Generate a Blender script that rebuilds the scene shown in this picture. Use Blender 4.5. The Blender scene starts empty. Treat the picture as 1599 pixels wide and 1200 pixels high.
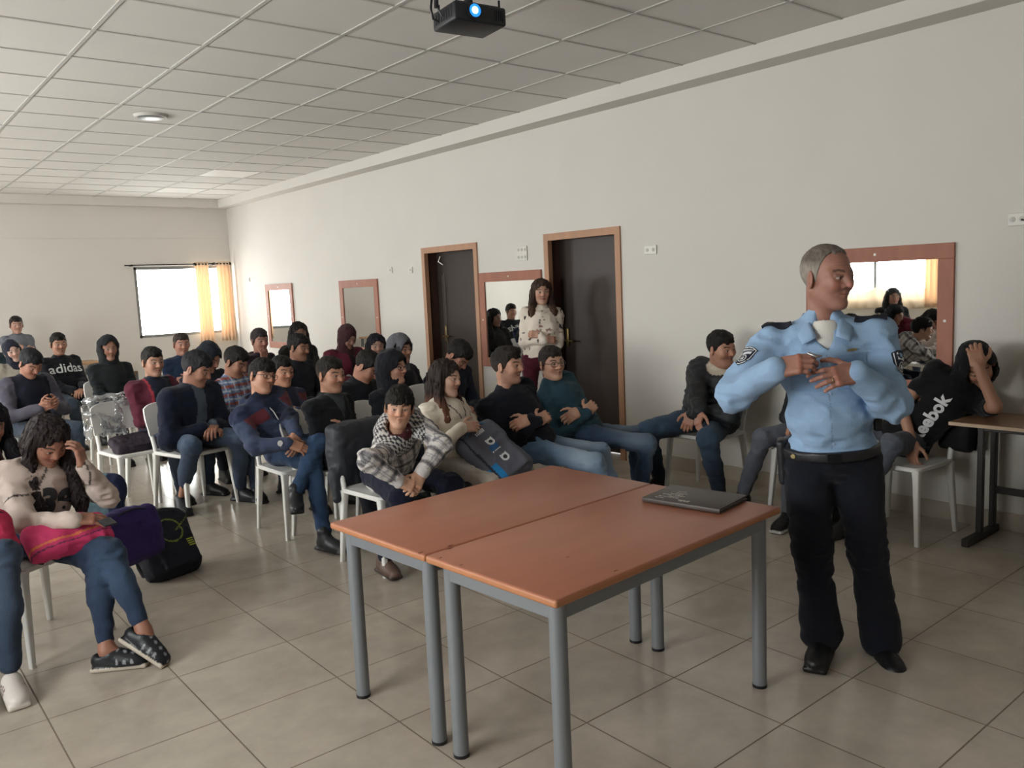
import bpy, bmesh, math, random, os
import numpy as np
from mathutils import Vector, Matrix
from mathutils.bvhtree import BVHTree

# ------------------------------------------------------------------ camera, world, exposure
SC = bpy.context.scene
COL = SC.collection
W_IMG, H_IMG, FPX = 1599, 1200, 1291.1
CAM = np.array([0.0, 0.0, 1.643])
C_R = np.array([0.76978193, -0.63680506, -0.04376177])
C_U = np.array([0.1106741, 0.06563538, 0.99168707])
C_F = np.array([0.62863902, 0.76822608, -0.12100276])
cam_data = bpy.data.cameras.new('camera')
cam = bpy.data.objects.new('camera', cam_data)
COL.objects.link(cam)
cam_data.sensor_fit = 'HORIZONTAL'
cam_data.sensor_width = 36.0
cam_data.lens = FPX / W_IMG * 36.0
cam_data.clip_start = 0.05
cam.matrix_world = Matrix(((C_R[0], C_U[0], -C_F[0], CAM[0]), (C_R[1], C_U[1], -C_F[1], CAM[1]),
                           (C_R[2], C_U[2], -C_F[2], CAM[2]), (0, 0, 0, 1)))
SC.camera = cam

world = bpy.data.worlds.new('overcast_sky')
SC.world = world
world.use_nodes = True
_bg = world.node_tree.nodes['Background']
_bg.inputs[0].default_value = (1.0, 0.985, 0.965, 1)
_bg.inputs[1].default_value = SKY_STRENGTH = 25.0

XR, XL, YB, YF = 5.443, -2.2, 14.15, -2.6      # right wall, left wall, back wall, front wall (behind the camera)
ZC, ZB, XBEAM = 3.235, 3.108, 5.225
# windows in the left wall: (y0, y1, z0, z1)
LEFT_WINDOWS = [(1.3, 3.5, 1.08, 2.45), (5.55, 8.8, 1.08, 2.45), (10.3, 13.0, 1.08, 2.45)]
BACK_WINDOW = (3.86, 5.36, 1.02, 2.16)

def portal(name, loc, rot, sx, sy):
    l = bpy.data.lights.new(name, 'AREA')
    l.shape = 'RECTANGLE'; l.size = sx; l.size_y = sy
    l.cycles.is_portal = True
    o = bpy.data.objects.new(name, l)
    o.location = loc; o.rotation_euler = rot
    COL.objects.link(o)
for _y0, _y1, _z0, _z1 in LEFT_WINDOWS:
    portal('window_daylight', (XL - 0.12, (_y0 + _y1) / 2, (_z0 + _z1) / 2), (0, -math.pi / 2, 0), _z1 - _z0, _y1 - _y0)
portal('window_daylight', ((BACK_WINDOW[0] + BACK_WINDOW[1]) / 2, YB + 0.12, (BACK_WINDOW[2] + BACK_WINDOW[3]) / 2),
       (-math.pi / 2, 0, 0), BACK_WINDOW[1] - BACK_WINDOW[0], BACK_WINDOW[3] - BACK_WINDOW[2])

SC.view_settings.view_transform = 'Standard'
SC.view_settings.look = 'None'
SC.view_settings.exposure = 0.0
SC.view_settings.gamma = 1.0
SC.view_settings.use_curve_mapping = False
cy = SC.cycles
cy.use_denoising = True
cy.max_bounces = 8
cy.diffuse_bounces = 5
cy.glossy_bounces = 4
cy.transmission_bounces = 4
cy.transparent_max_bounces = 12
cy.sample_clamp_indirect = 6.0
cy.caustics_reflective = False
cy.caustics_refractive = False

# ------------------------------------------------------------------ pixels to points
def ray(x, y):
    d = C_R * (x - 800) / FPX + C_U * (600 - y) / FPX + C_F
    return d
def at_z(x, y, z):
    d = ray(x, y); return CAM + d * ((z - CAM[2]) / d[2])
def at_x(x, y, X):
    d = ray(x, y); return CAM + d * (X / d[0])
def at_y(x, y, Y):
    d = ray(x, y); return CAM + d * (Y / d[1])
def at_d(x, y, D):
    return CAM + ray(x, y) * D

# ------------------------------------------------------------------ colours and materials
def lin(c):
    if isinstance(c, str):
        c = [int(c[i:i + 2], 16) / 255 for i in (0, 2, 4)]
    return np.array([v / 12.92 if v <= 0.04045 else ((v + 0.055) / 1.055) ** 2.4 for v in c])
def rgba(c):
    l = lin(c); return (l[0], l[1], l[2], 1)

MATS = {}
def mat(name, color='808080', rough=0.5, metal=0.0, vcol=False, bump=0.0, bscale=80.0, spec=0.5, var=0.0, vscale=6.0,
        sheen=0.0, coat=0.0, stretch=None, trans=0.0):
    if name in MATS: return MATS[name]
    m = bpy.data.materials.new(name); m.use_nodes = True
    nt = m.node_tree; N = nt.nodes; L = nt.links
    p = N['Principled BSDF']
    p.inputs['Roughness'].default_value = rough
    p.inputs['Metallic'].default_value = metal
    p.inputs['Specular IOR Level'].default_value = spec
    if sheen: p.inputs['Sheen Weight'].default_value = sheen
    if coat: p.inputs['Coat Weight'].default_value = coat; p.inputs['Coat Roughness'].default_value = 0.12
    if trans: p.inputs['Transmission Weight'].default_value = trans
    tc = N.new('ShaderNodeTexCoord')
    src = tc.outputs['Object']
    if stretch:
        mp = N.new('ShaderNodeMapping'); mp.inputs['Scale'].default_value = stretch
        L.new(src, mp.inputs['Vector']); src = mp.outputs['Vector']
    if vcol:
        a = N.new('ShaderNodeVertexColor'); a.layer_name = 'Col'; cs = a.outputs['Color']
    else:
        r = N.new('ShaderNodeRGB'); r.outputs[0].default_value = rgba(color); cs = r.outputs[0]
    if var:
        n = N.new('ShaderNodeTexNoise'); n.inputs['Scale'].default_value = vscale; n.inputs['Detail'].default_value = 5
        L.new(src, n.inputs['Vector'])
        mr = N.new('ShaderNodeMapRange'); mr.inputs['To Min'].default_value = 1 - var; mr.inputs['To Max'].default_value = 1 + var
        mr.inputs['From Min'].default_value = 0.3; mr.inputs['From Max'].default_value = 0.7
        L.new(n.outputs['Fac'], mr.inputs['Value'])
        mx = N.new('ShaderNodeVectorMath'); mx.operation = 'SCALE'
        L.new(cs, mx.inputs[0]); L.new(mr.outputs[0], mx.inputs['Scale']); cs = mx.outputs[0]
    L.new(cs, p.inputs['Base Color'])
    if bump:
        n2 = N.new('ShaderNodeTexNoise'); n2.inputs['Scale'].default_value = bscale; n2.inputs['Detail'].default_value = 4
        L.new(src, n2.inputs['Vector'])
        b = N.new('ShaderNodeBump'); b.inputs['Strength'].default_value = bump; b.inputs['Distance'].default_value = 0.004
        L.new(n2.outputs['Fac'], b.inputs['Height']); L.new(b.outputs[0], p.inputs['Normal'])
    MATS[name] = m
    return m

def M_cloth(): return mat('woven_cloth', vcol=True, rough=0.92, bump=0.35, bscale=160, spec=0.2, sheen=0.08)
def M_skin(): return mat('skin', vcol=True, rough=0.52, bump=0.12, bscale=300, spec=0.4)
def M_hair(): return mat('hair', vcol=True, rough=0.62, bump=1.0, bscale=190, spec=0.22, stretch=(1.6, 1.6, 0.3))
def M_shoe(): return mat('shoe_leather', vcol=True, rough=0.42, bump=0.15, bscale=120, spec=0.4)
def M_puffer(): return mat('puffer_nylon', vcol=True, rough=0.6, bump=0.25, bscale=60, spec=0.35)
def M_bag(): return mat('bag_fabric', vcol=True, rough=0.8, bump=0.3, bscale=200, spec=0.3)

# ------------------------------------------------------------------ object helpers
def link(name, me, material, parent=None, loc=None):
    o = bpy.data.objects.new(name, me)
    if material is not None: me.materials.append(material)
    COL.objects.link(o)
    if parent is not None: o.parent = parent
    if loc is not None: o.location = loc
    return o
def tag(o, label=None, cat=None, group=None, kind=None):
    if label: o['label'] = label
    if cat: o['category'] = cat
    if group: o['group'] = group
    if kind: o['kind'] = kind
    return o
def empty(name, loc, rz=0.0):
    o = bpy.data.objects.new(name, None); COL.objects.link(o)
    o.empty_display_size = 0.1
    o.location = loc; o.rotation_euler = (0, 0, rz); return o
def copy_tree(o, parent=None):
    c = o.copy(); COL.objects.link(c); c.parent = parent
    for ch in o.children: copy_tree(ch, c)
    return c

class MB:
    """collects shapes into one mesh"""
    def __init__(s): s.bm = bmesh.new()
    def box(s, lo, hi, bev=0.0, seg=2, M=None):
        c = [(a + b) / 2 for a, b in zip(lo, hi)]; d = [b - a for a, b in zip(lo, hi)]
        t = bmesh.new(); bmesh.ops.create_cube(t, size=1.0)
        for v in t.verts: v.co = Vector((v.co.x * d[0], v.co.y * d[1], v.co.z * d[2]))
        if bev: bmesh.ops.bevel(t, geom=t.edges[:] , offset=min(bev, min(abs(q) for q in d) * 0.48), segments=seg, affect='EDGES', profile=0.5)
        for v in t.verts: v.co += Vector(c)
        if M is not None: t.transform(M)
        s._merge(t); return s
    def _merge(s, t):
        me = bpy.data.meshes.new('tmp'); t.to_mesh(me); t.free(); s.bm.from_mesh(me); bpy.data.meshes.remove(me)
    def cyl(s, a, b, r0, r1=None, n=20, cap=True):
        r1 = r0 if r1 is None else r1
        a = Vector(a); b = Vector(b); d = b - a; q = d.to_track_quat('Z', 'Y')
        t = bmesh.new(); bmesh.ops.create_cone(t, cap_ends=cap, segments=n, radius1=r0, radius2=r1, depth=d.length)
        t.transform(Matrix.Translation((a + b) / 2) @ q.to_matrix().to_4x4()); s._merge(t); return s
    def tube(s, pts, r, n=8, closed=False, flat=None):
        pts = [Vector(p) for p in pts]; m = len(pts); rings = []
        prev = None
        for i, p in enumerate(pts):
            if closed: d = pts[(i + 1) % m] - pts[i - 1]
            else: d = pts[min(i + 1, m - 1)] - pts[max(i - 1, 0)]
            d.normalize()
            ref = prev if prev is not None else (Vector((0, 0, 1)) if abs(d.z) < 0.9 else Vector((1, 0, 0)))
            u = (ref - d * ref.dot(d)).normalized(); v = d.cross(u); prev = u
            rr = r[i] if isinstance(r, (list, tuple)) else r
            f = flat or 1.0
            rings.append([s.bm.verts.new(p + u * math.cos(2 * math.pi * k / n) * rr + v * math.sin(2 * math.pi * k / n) * rr * f) for k in range(n)])
        for i in range(m if closed else m - 1):
            A = rings[i]; B = rings[(i + 1) % m]
            for k in range(n): s.bm.faces.new((A[k], A[(k + 1) % n], B[(k + 1) % n], B[k]))
        if not closed:
            s.bm.faces.new(rings[0][::-1]); s.bm.faces.new(rings[-1])
        return s
    def loft(s, rings, cap=True):
        R = [[s.bm.verts.new(Vector(p)) for p in r] for r in rings]; n = len(R[0])
        for A, B in zip(R, R[1:]):
            for k in range(n): s.bm.faces.new((A[k], A[(k + 1) % n], B[(k + 1) % n], B[k]))
        if cap:
            s.bm.faces.new(R[0][::-1]); s.bm.faces.new(R[-1])
        return s
    def prism(s, poly, z0, z1):
        return s.loft([[(x, y, z0) for x, y in poly], [(x, y, z1) for x, y in poly]])
    def mesh(s, name, smooth=False, angle=40):
        me = bpy.data.meshes.new(name)
        bmesh.ops.recalc_face_normals(s.bm, faces=s.bm.faces[:])
        s.bm.to_mesh(me); s.bm.free()
        if smooth:
            me.polygons.foreach_set('use_smooth', [True] * len(me.polygons))
            me.set_sharp_from_angle(angle=math.radians(angle))
        return me
    def build(s, name, material, parent=None, smooth=False, loc=None, angle=40):
        return link(name, s.mesh(name, smooth, angle), material, parent, loc)

# ------------------------------------------------------------------ distance-field modelling
def nrm(v):
    v = np.asarray(v, float); n = np.linalg.norm(v); return v / n if n > 1e-9 else v
_rng = np.random.RandomState(7)
_LAT = _rng.rand(32, 32, 32).astype(np.float32) * 2 - 1
def vnoise(P):
    i = np.floor(P).astype(np.int64); f = (P - i).astype(np.float32); f = f * f * (3 - 2 * f)
    i0 = i % 32; i1 = (i + 1) % 32
    x0, y0, z0 = i0[:, 0], i0[:, 1], i0[:, 2]; x1, y1, z1 = i1[:, 0], i1[:, 1], i1[:, 2]
    fx, fy, fz = f[:, 0], f[:, 1], f[:, 2]
    a = _LAT[x0, y0, z0] * (1 - fx) + _LAT[x1, y0, z0] * fx; b = _LAT[x0, y1, z0] * (1 - fx) + _LAT[x1, y1, z0] * fx
    c = _LAT[x0, y0, z1] * (1 - fx) + _LAT[x1, y0, z1] * fx; d = _LAT[x0, y1, z1] * (1 - fx) + _LAT[x1, y1, z1] * fx
    return (a * (1 - fy) + b * fy) * (1 - fz) + (c * (1 - fy) + d * fy) * fz

class Field:
    def __init__(s, h):
        s.h = h; s.ops = []; s.lo = np.full(3, 1e9); s.hi = np.full(3, -1e9)
    def _ext(s, lo, hi, grow=True):
        if grow:
            s.lo = np.minimum(s.lo, lo); s.hi = np.maximum(s.hi, hi)
    def cone(s, a, b, ra, rb, k=0.02, sub=False):
        a = np.asarray(a, float); b = np.asarray(b, float); r = max(ra, rb)
        lo = np.minimum(a, b) - r; hi = np.maximum(a, b) + r; s._ext(lo, hi, not sub)
        def f(X, Y, Z):
            ba = b - a; l2 = max(ba @ ba, 1e-12)
            px, py, pz = X - a[0], Y - a[1], Z - a[2]
            t = np.clip((px * ba[0] + py * ba[1] + pz * ba[2]) / l2, 0, 1)
            return np.sqrt((px - t * ba[0]) ** 2 + (py - t * ba[1]) ** 2 + (pz - t * ba[2]) ** 2) - (ra + (rb - ra) * t)
        s.ops.append((f, lo, hi, k, sub)); return s
    def ell(s, c, r, F=None, k=0.02, sub=False):
        """ellipsoid, F rows = its axes"""
        c = np.asarray(c, float); r = np.asarray(r, float); F = np.eye(3) if F is None else np.asarray(F)
        e = np.sqrt(((F * r[:, None]) ** 2).sum(0)); lo = c - e; hi = c + e; s._ext(lo, hi, not sub)
        def f(X, Y, Z):
            px, py, pz = X - c[0], Y - c[1], Z - c[2]
            q = [(F[i, 0] * px + F[i, 1] * py + F[i, 2] * pz) / r[i] for i in range(3)]
            k0 = np.sqrt(q[0] ** 2 + q[1] ** 2 + q[2] ** 2)
            k1 = np.sqrt((q[0] / r[0]) ** 2 + (q[1] / r[1]) ** 2 + (q[2] / r[2]) ** 2) + 1e-9
            return k0 * (k0 - 1) / k1
        s.ops.append((f, lo, hi, k, sub)); return s
    def rbox(s, c, hs, F=None, rad=0.01, k=0.01, sub=False):
        c = np.asarray(c, float); hs = np.asarray(hs, float); F = np.eye(3) if F is None else np.asarray(F)
        e = np.abs(F * hs[:, None]).sum(0); lo = c - e; hi = c + e; s._ext(lo, hi, not sub)
        def f(X, Y, Z):
            px, py, pz = X - c[0], Y - c[1], Z - c[2]
            q = [np.abs(F[i, 0] * px + F[i, 1] * py + F[i, 2] * pz) - (hs[i] - rad) for i in range(3)]
            o = np.sqrt(np.maximum(q[0], 0) ** 2 + np.maximum(q[1], 0) ** 2 + np.maximum(q[2], 0) ** 2)
            return o + np.minimum(np.maximum(q[0], np.maximum(q[1], q[2])), 0) - rad
        s.ops.append((f, lo, hi, k, sub)); return s
    def cut(s, fn, k=0.004):
        """keep where fn < 0"""
        s.ops.append((fn, None, None, k, 'cut')); return s
    def run(s, noise=None, thick=0.0):
        """returns verts, quads"""
        h = s.h; lo = s.lo - 4 * h; hi = s.hi + 4 * h
        n = np.ceil((hi - lo) / h).astype(int) + 1
        ax = [(lo[i] + h * np.arange(n[i])).astype(np.float32) for i in range(3)]
        D = np.full(n, 1.0, np.float32)
        for f, plo, phi, k, sub in s.ops:
            if plo is None: a = [0, 0, 0]; b = list(n)
            else:
                mg = k + 3 * h
                a = [max(0, int((plo[i] - mg - lo[i]) / h)) for i in range(3)]; b = [min(n[i], int((phi[i] + mg - lo[i]) / h) + 2) for i in range(3)]
                if any(b[i] <= a[i] for i in range(3)): continue
            sl = tuple(slice(a[i], b[i]) for i in range(3))
            X = ax[0][sl[0]][:, None, None]; Y = ax[1][sl[1]][None, :, None]; Z = ax[2][sl[2]][None, None, :]
            v = f(X, Y, Z).astype(np.float32); d = D[sl]
            if sub is False:
                hh = np.maximum(k - np.abs(d - v), 0) / k; D[sl] = np.minimum(d, v) - hh * hh * k * 0.25
            else:
                if sub is True: v = -v
                hh = np.maximum(k - np.abs(d - v), 0) / k; D[sl] = np.maximum(d, v) + hh * hh * k * 0.25
        if noise is not None:
            m = np.abs(D) < 4 * h; I = np.argwhere(m)
            if len(I):
                P = lo + I * h
                D[m] += noise(P).astype(np.float32)
        return surface_nets(D, lo, h)

def surface_nets(D, lo, h):
    S = D < 0
    nx, ny, nz = D.shape
    c = np.zeros((nx - 1, ny - 1, nz - 1), np.uint8)
    offs = [(i, j, k) for i in (0, 1) for j in (0, 1) for k in (0, 1)]
    for i, j, k in offs: c += S[i:nx - 1 + i, j:ny - 1 + j, k:nz - 1 + k]
    act = (c > 0) & (c < 8); I = np.argwhere(act)
    if len(I) == 0: return np.zeros((0, 3)), np.zeros((0, 4), int)
    ids = np.full(act.shape, -1, np.int32); ids[act] = np.arange(len(I))
    V = np.stack([D[I[:, 0] + i, I[:, 1] + j, I[:, 2] + k] for i, j, k in offs], 1).astype(np.float64)
    O = np.array(offs, float); pos = np.zeros((len(I), 3)); cnt = np.zeros(len(I))
    for a in range(8):
        for b in range(a + 1, 8):
            if np.abs(O[a] - O[b]).sum() != 1: continue
            m = (V[:, a] < 0) != (V[:, b] < 0)
            t = V[m, a] / (V[m, a] - V[m, b])
            pos[m] += O[a] + (O[b] - O[a]) * t[:, None]; cnt[m] += 1
    P = lo + (I + pos / cnt[:, None]) * h
    Q = []
    for axn in range(3):
        A = S.take(range(0, D.shape[axn] - 1), axn); B = S.take(range(1, D.shape[axn]), axn)
        e = np.argwhere(A != B); sg = A[tuple(e.T)]
        u, w = [(1, 2), (2, 0), (0, 1)][axn]
        ok = (e[:, u] > 0) & (e[:, w] > 0) & (e[:, u] < D.shape[u] - 1) & (e[:, w] < D.shape[w] - 1)
        e = e[ok]; sg = sg[ok]
        def cid(du, dw):
            x = e.copy(); x[:, u] -= du; x[:, w] -= dw; return ids[x[:, 0], x[:, 1], x[:, 2]]
        q = np.stack([cid(1, 1), cid(0, 1), cid(0, 0), cid(1, 0)], 1)
        q[~sg] = q[~sg][:, ::-1]; Q.append(q)
    return P, np.concatenate(Q)

def relax(V, Q, it=1, w=0.5):
    for _ in range(it):
        A = np.zeros_like(V); C = np.zeros(len(V))
        for a, b in ((0, 1), (1, 2), (2, 3), (3, 0)):
            for s_, t_ in ((a, b), (b, a)):
                A += np.stack([np.bincount(Q[:, s_], V[Q[:, t_], i], len(V)) for i in range(3)], 1)
                C += np.bincount(Q[:, s_], minlength=len(V))
        V = V * (1 - w) + w * A / np.maximum(C, 1)[:, None]
    return V

def np_mesh(name, V, Q, colors=None, origin=(0, 0, 0)):
    me = bpy.data.meshes.new(name)
    V = V - np.asarray(origin)
    me.vertices.add(len(V)); me.vertices.foreach_set('co', V.astype(np.float32).ravel())
    nq = len(Q); me.loops.add(nq * 4); me.loops.foreach_set('vertex_index', Q.astype(np.int32).ravel())
    me.polygons.add(nq); me.polygons.foreach_set('loop_start', np.arange(0, nq * 4, 4, dtype=np.int32))
    me.polygons.foreach_set('use_smooth', np.ones(nq, bool))
    me.update(calc_edges=True)
    if colors is not None:
        at = me.color_attributes.new('Col', 'FLOAT_COLOR', 'POINT')
        c = np.ones((len(V), 4), np.float32); c[:, :3] = colors
        at.data.foreach_set('color', c.ravel())
    return me
def join(parts):
    Vs, Qs, Cs, n = [], [], [], 0
    for V, Q, C in parts:
        if len(V) == 0: continue
        Vs.append(V); Qs.append(Q + n); Cs.append(C); n += len(V)
    return np.concatenate(Vs), np.concatenate(Qs), np.concatenate(Cs)
def flat(V, c): return np.tile(lin(c) if isinstance(c, str) else c, (len(V), 1))

def frame(f, up=(0, 0, 1)):
    """rows: forward, left, up"""
    f = nrm(f); l = nrm(np.cross(up, f)); return np.array([f, l, np.cross(f, l)])
def yawf(deg): a = math.radians(deg); return np.array([math.cos(a), math.sin(a), 0.0])
def rotm(axis, deg):
    a = math.radians(deg); x, y, z = nrm(axis); c, s_ = math.cos(a), math.sin(a); C = 1 - c
    return np.array([[c + x * x * C, x * y * C - z * s_, x * z * C + y * s_], [y * x * C + z * s_, c + y * y * C, y * z * C - x * s_],
                     [z * x * C - y * s_, z * y * C + x * s_, c + z * z * C]])
def ik(a, t, l1, l2, hint):
    a = np.asarray(a, float); t = np.asarray(t, float); d = t - a; L = np.linalg.norm(d)
    if L > (l1 + l2) * 0.995: t = a + d / L * (l1 + l2) * 0.995; d = t - a; L = np.linalg.norm(d)
    if L < abs(l1 - l2) + 0.01: L = abs(l1 - l2) + 0.01
    u = nrm(d); x = (l1 * l1 - l2 * l2 + L * L) / (2 * L); y = math.sqrt(max(l1 * l1 - x * x, 1e-6))
    h_ = np.asarray(hint, float); h_ = nrm(h_ - u * (h_ @ u)); return a + u * x + h_ * y, t
# ------------------------------------------------------------------ people
SK = {'mid': 'ae8069', 'light': 'c8a088', 'tan': 'a0725c', 'dark': '8a5f4c', 'ruddy': 'ac7462'}

def head_frame(yaw, pitch=0.0, roll=0.0):
    F = frame(yawf(yaw))
    F = F @ rotm(F[1], pitch).T          # nod: forward axis turns down
    F = F @ rotm(F[0], roll).T
    return F

def head_parts(c, F, s, skin, h, o):
    """fine head mesh: skull, jaw, nose, lips, eye sockets with eyeballs, ears, upper neck"""
    def L(x, y, z): return c + (F[0] * x + F[1] * y + F[2] * z) * s
    fem = o.get('fem', False); fat = o.get('fat', 0.0)
    f = Field(h)
    f.ell(L(-.012, 0, .035), np.array([.098, .076, .086]) * s, F, .02)
    f.ell(L(.022, 0, -.028), np.array([.066, .062 + fat * .5, .088]) * s, F, .03 * s)
    jw = .043 if not fem else .038
    for q in (-1, 1):
        f.cone(L(-.015, q * (jw + fat), -.045), L(.056, q * .018, -.096 + (.006 if fem else 0)), .022 * s, .018 * s, .03 * s)
        f.cone(L(.079, q * .016, .027), L(.058, q * .052, .02), .012 * s, .012 * s, .018 * s)
        f.ell(L(.062, q * (.035 + fat * .4), -.02), np.array([.026, .024 + fat * .5, .026]) * s, F, .025 * s)
    f.ell(L(.072, 0, -.098), np.array([.02, .024, .018]) * s, F, .02 * s)
    if fat: f.ell(L(.03, 0, -.105), np.array([.05, .06, .03]) * s, F, .04 * s)
    for q in (-1, 1):
        f.ell(L(.092, q * .033, .006), np.array([.014, .019, .0125]) * s, F, .012 * s, True)
    op = o.get('mouth_open', 0.0)
    nl = o.get('nose', 0.0)
    f.cone(L(.084, 0, .020), L((.1075 if not fem else .1035) + nl, 0, -.022), .0095 * s, .0120 * s, .020 * s)
    for q in (-1, 1): f.ell(L(.090, q * .0145, -.027), np.array([.013, .009, .008]) * s, F, .009 * s)
    sm = o.get('smile', 0.0)
    for q in (-1, 1):
        f.cone(L(.0845, 0, -.0525), L(.073, q * .027, -.056 + sm * .011), .0065 * s, .004 * s, .009 * s)
        f.cone(L(.083, 0, -.064 - op * .012), L(.072, q * .025, -.059 + sm * .011 - op * .006), .0075 * s, .004 * s, .009 * s)
    f.cone(L(.0925, -.018, -.058 - op * .006), L(.0925, .018, -.058 - op * .006), (.0022 + op * .005) * s, (.0022 + op * .005) * s, .003 * s, True)
    for q in (-1, 1):
        f.ell(L(.077, q * .032, .006), np.array([.0135, .0135, .0125]) * s, F, .003 * s)
        f.cone(L(.088, q * .022, .013), L(.080, q * .045, .012), .0042 * s, .0042 * s, .006 * s)
        E = F @ rotm(F[2], q * 22).T
        f.ell(L(-.012, q * .080, -.006), np.array([.021, .0090, .036]) * s, E, .008 * s)
        f.ell(L(-.007, q * .088, -.002), np.array([.010, .006, .020]) * s, E, .004 * s, True)
    nb = o['neck_base']
    f.cone(L(-.032, 0, -.055), nb, .050 * s * (0.86 if fem else 1) + fat * .6, .055 * s * (0.86 if fem else 1) + fat * .6, .03 * s)
    V, Q = f.run(); V = relax(V, Q, 1, .35)
    P = (V - c) @ F.T / s
    sk = lin(skin); C = np.tile(sk, (len(V), 1))
    n = vnoise(V * 60) * .05 + 1; C *= n[:, None]
    x, y, z = P.T; ay = np.abs(y)
    def blend(m, col, w): C[m] = C[m] * (1 - w) + (lin(col) if isinstance(col, str) else col) * w
    blend((x > .05) & (ay > .022) & (ay < .055) & (z > -.04) & (z < -.008), sk * np.array([1.12, .86, .84]), .6)
    blend((x > .105) & (z < -.01) & (z > -.035), sk * np.array([1.1, .84, .8]), .6)
    st = o.get('stubble', 0)
    if st:
        m = ((z < -.05) & (x > -.02) & (z > -.115)) | ((z < -.04) & (x > .07)) | ((x > -.01) & (x < .035) & (z < -.02) & (z > -.09) & (ay > .04))
        blend(m, '2e221e', st)
    browc = o.get('brow', '241a17')
    bz = .0285 + .005 * np.clip(1 - np.abs(ay - .036) / .02, -1, 1)
    blend((x > .05) & (ay > .014) & (ay < .053) & (np.abs(z - bz) < .0048), browc, .82 if o.get('brow_on', 1) else .3)
    lip = o.get('lip', None)
    lc = lin(lip) if lip else sk * np.array([.95, .62, .62])
    lz = -.0575 + sm * .011 * (ay / .022)
    blend((x > .066) & (ay < .0235) & (np.abs(z - lz + op * .003) < .0095 + op * .006 - ay * .2), lc, .8 if fem else .42)
    blend((x > .07) & (ay < .022) & (np.abs(z + .058 + op * .006 - sm * .011 * ay / .022) < .0016 + op * .006), '4a211c', .7)
    for q in (-1, 1):
        ex = y - q * .032
        iny = np.abs(ex) < .0135
        half = .0052 * (1 - (ex / .0145) ** 2)
        eye = (x > .07) & iny & (np.abs(z - .005) < np.maximum(half, 0) + .0004)
        blend(eye, 'bdb3aa', .85)
        gx = o.get('gaze', 0.0)
        blend(eye & ((ex - gx) ** 2 + (z - .005) ** 2 < .0056 ** 2), '21140f', .95)
        blend((x > .068) & (np.abs(ex) < .0155) & (np.abs(z - .0108 + (ex / .02) ** 2 * .006) < .0017), '1c1210', .85 if fem else .6)
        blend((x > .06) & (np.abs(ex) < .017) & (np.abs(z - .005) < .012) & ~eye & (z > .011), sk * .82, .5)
        blend((x > .085) & ((y - q * .0105) ** 2 + ((z + .0335) * 1.5) ** 2 < .0000115), '3a1715', .55)
    if o.get('wrinkles'):
        blend((x > .06) & (ay < .045) & ((np.abs(z - .062) < .0016) | (np.abs(z - .05) < .0016)), sk * .72, .5)
        blend((x > .05) & (np.abs(ay - .03 - (-.03 - z) * .35) < .0022) & (z < -.028) & (z > -.052), sk * .8, .4)
    return V, Q, C

def hand_parts(w, d, n, side, s, skin, h, fa=None, curl=.35, spread=.12, thumb=.5, curls=None, pinch=False):
    """w wrist, d finger direction, n out of the back of the hand, side +1 left hand / -1 right hand"""
    d = nrm(d); n = nrm(np.asarray(n, float) - d * (np.asarray(n, float) @ d)); t = np.cross(n, d) * -side   # t points to the thumb
    F = np.array([d, t, n])
    def L(x, y, z): return w + (d * x + t * y + n * z) * s
    f = Field(h)
    f.rbox(L(.047, 0, 0), np.array([.047, .039, .0135]) * s, F, .012 * s, .01)
    f.ell(L(.03, .028, -.006), np.array([.034, .018, .016]) * s, F, .015)
    f.cone(w + (nrm(fa) if fa is not None else -d) * .05 * s, L(.01, 0, 0), .026 * s, .027 * s, .02)
    tips = []
    lens = [(.037, .023, .019), (.041, .026, .020), (.038, .024, .019), (.029, .018, .017)]
    for i, y0 in enumerate((.029, .0095, -.0105, -.029)):
        cu = (curls[i] if curls else curl) ; a = 0.12 + cu * .55
        p = L(.088 - (.004 if i in (0, 2) else 0) - (.011 if i == 3 else 0), y0, .001)
        yy = spread * (1.4 - i) * .5; r = [.0102, .0095, .0088, .0078]
        if i == 3: r = [q * .88 for q in r]
        f.ell(p, np.array([.011, .0105, .011]) * s, F, .008)
        for j in range(3):
            a_ = a
            q = p + (d * math.cos(a_) * math.cos(yy) + t * math.sin(yy) - n * math.sin(a_)) * lens[i][j] * s
            f.cone(p, q, r[j] * s, r[j + 1] * s, .0035); p = q; a += cu * (1.25 if j == 0 else .9)
        tips.append(p)
    p = L(.022, .034, -.008)
    dirs = [(.62, .72, -.22), (.86, .42, -.3), (.93, .12, -.36)] if thumb < .75 else [(.7, .35, -.6), (.75, -.1, -.66), (.7, -.35, -.6)]
    for j, (dd, ln) in enumerate(zip(dirs, (.038, .03, .024))):
        q = p + nrm(d * dd[0] + t * dd[1] + n * dd[2]) * ln * s
        f.cone(p, q, (.0125, .0105, .0095)[j] * s, (.0105, .0095, .008)[j] * s, .005); p = q
    V, Q = f.run()
    C = np.tile(lin(skin), (len(V), 1)); C *= (1 + vnoise(V * 70) * .06)[:, None]
    P = (V - w) @ F.T / s
    kn = (np.abs(P[:, 0] - .088) < .008) & (P[:, 2] > .004); C[kn] *= np.array([1.02, .88, .86])
    tp = np.array(tips)
    for q in tp:
        m = (((V - q) ** 2).sum(1) < (.008 * s) ** 2) & (((V - q) @ n) > .003 * s); C[m] = C[m] * .4 + lin('e0b8a6') * .6
    return V, Q, C

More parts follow.
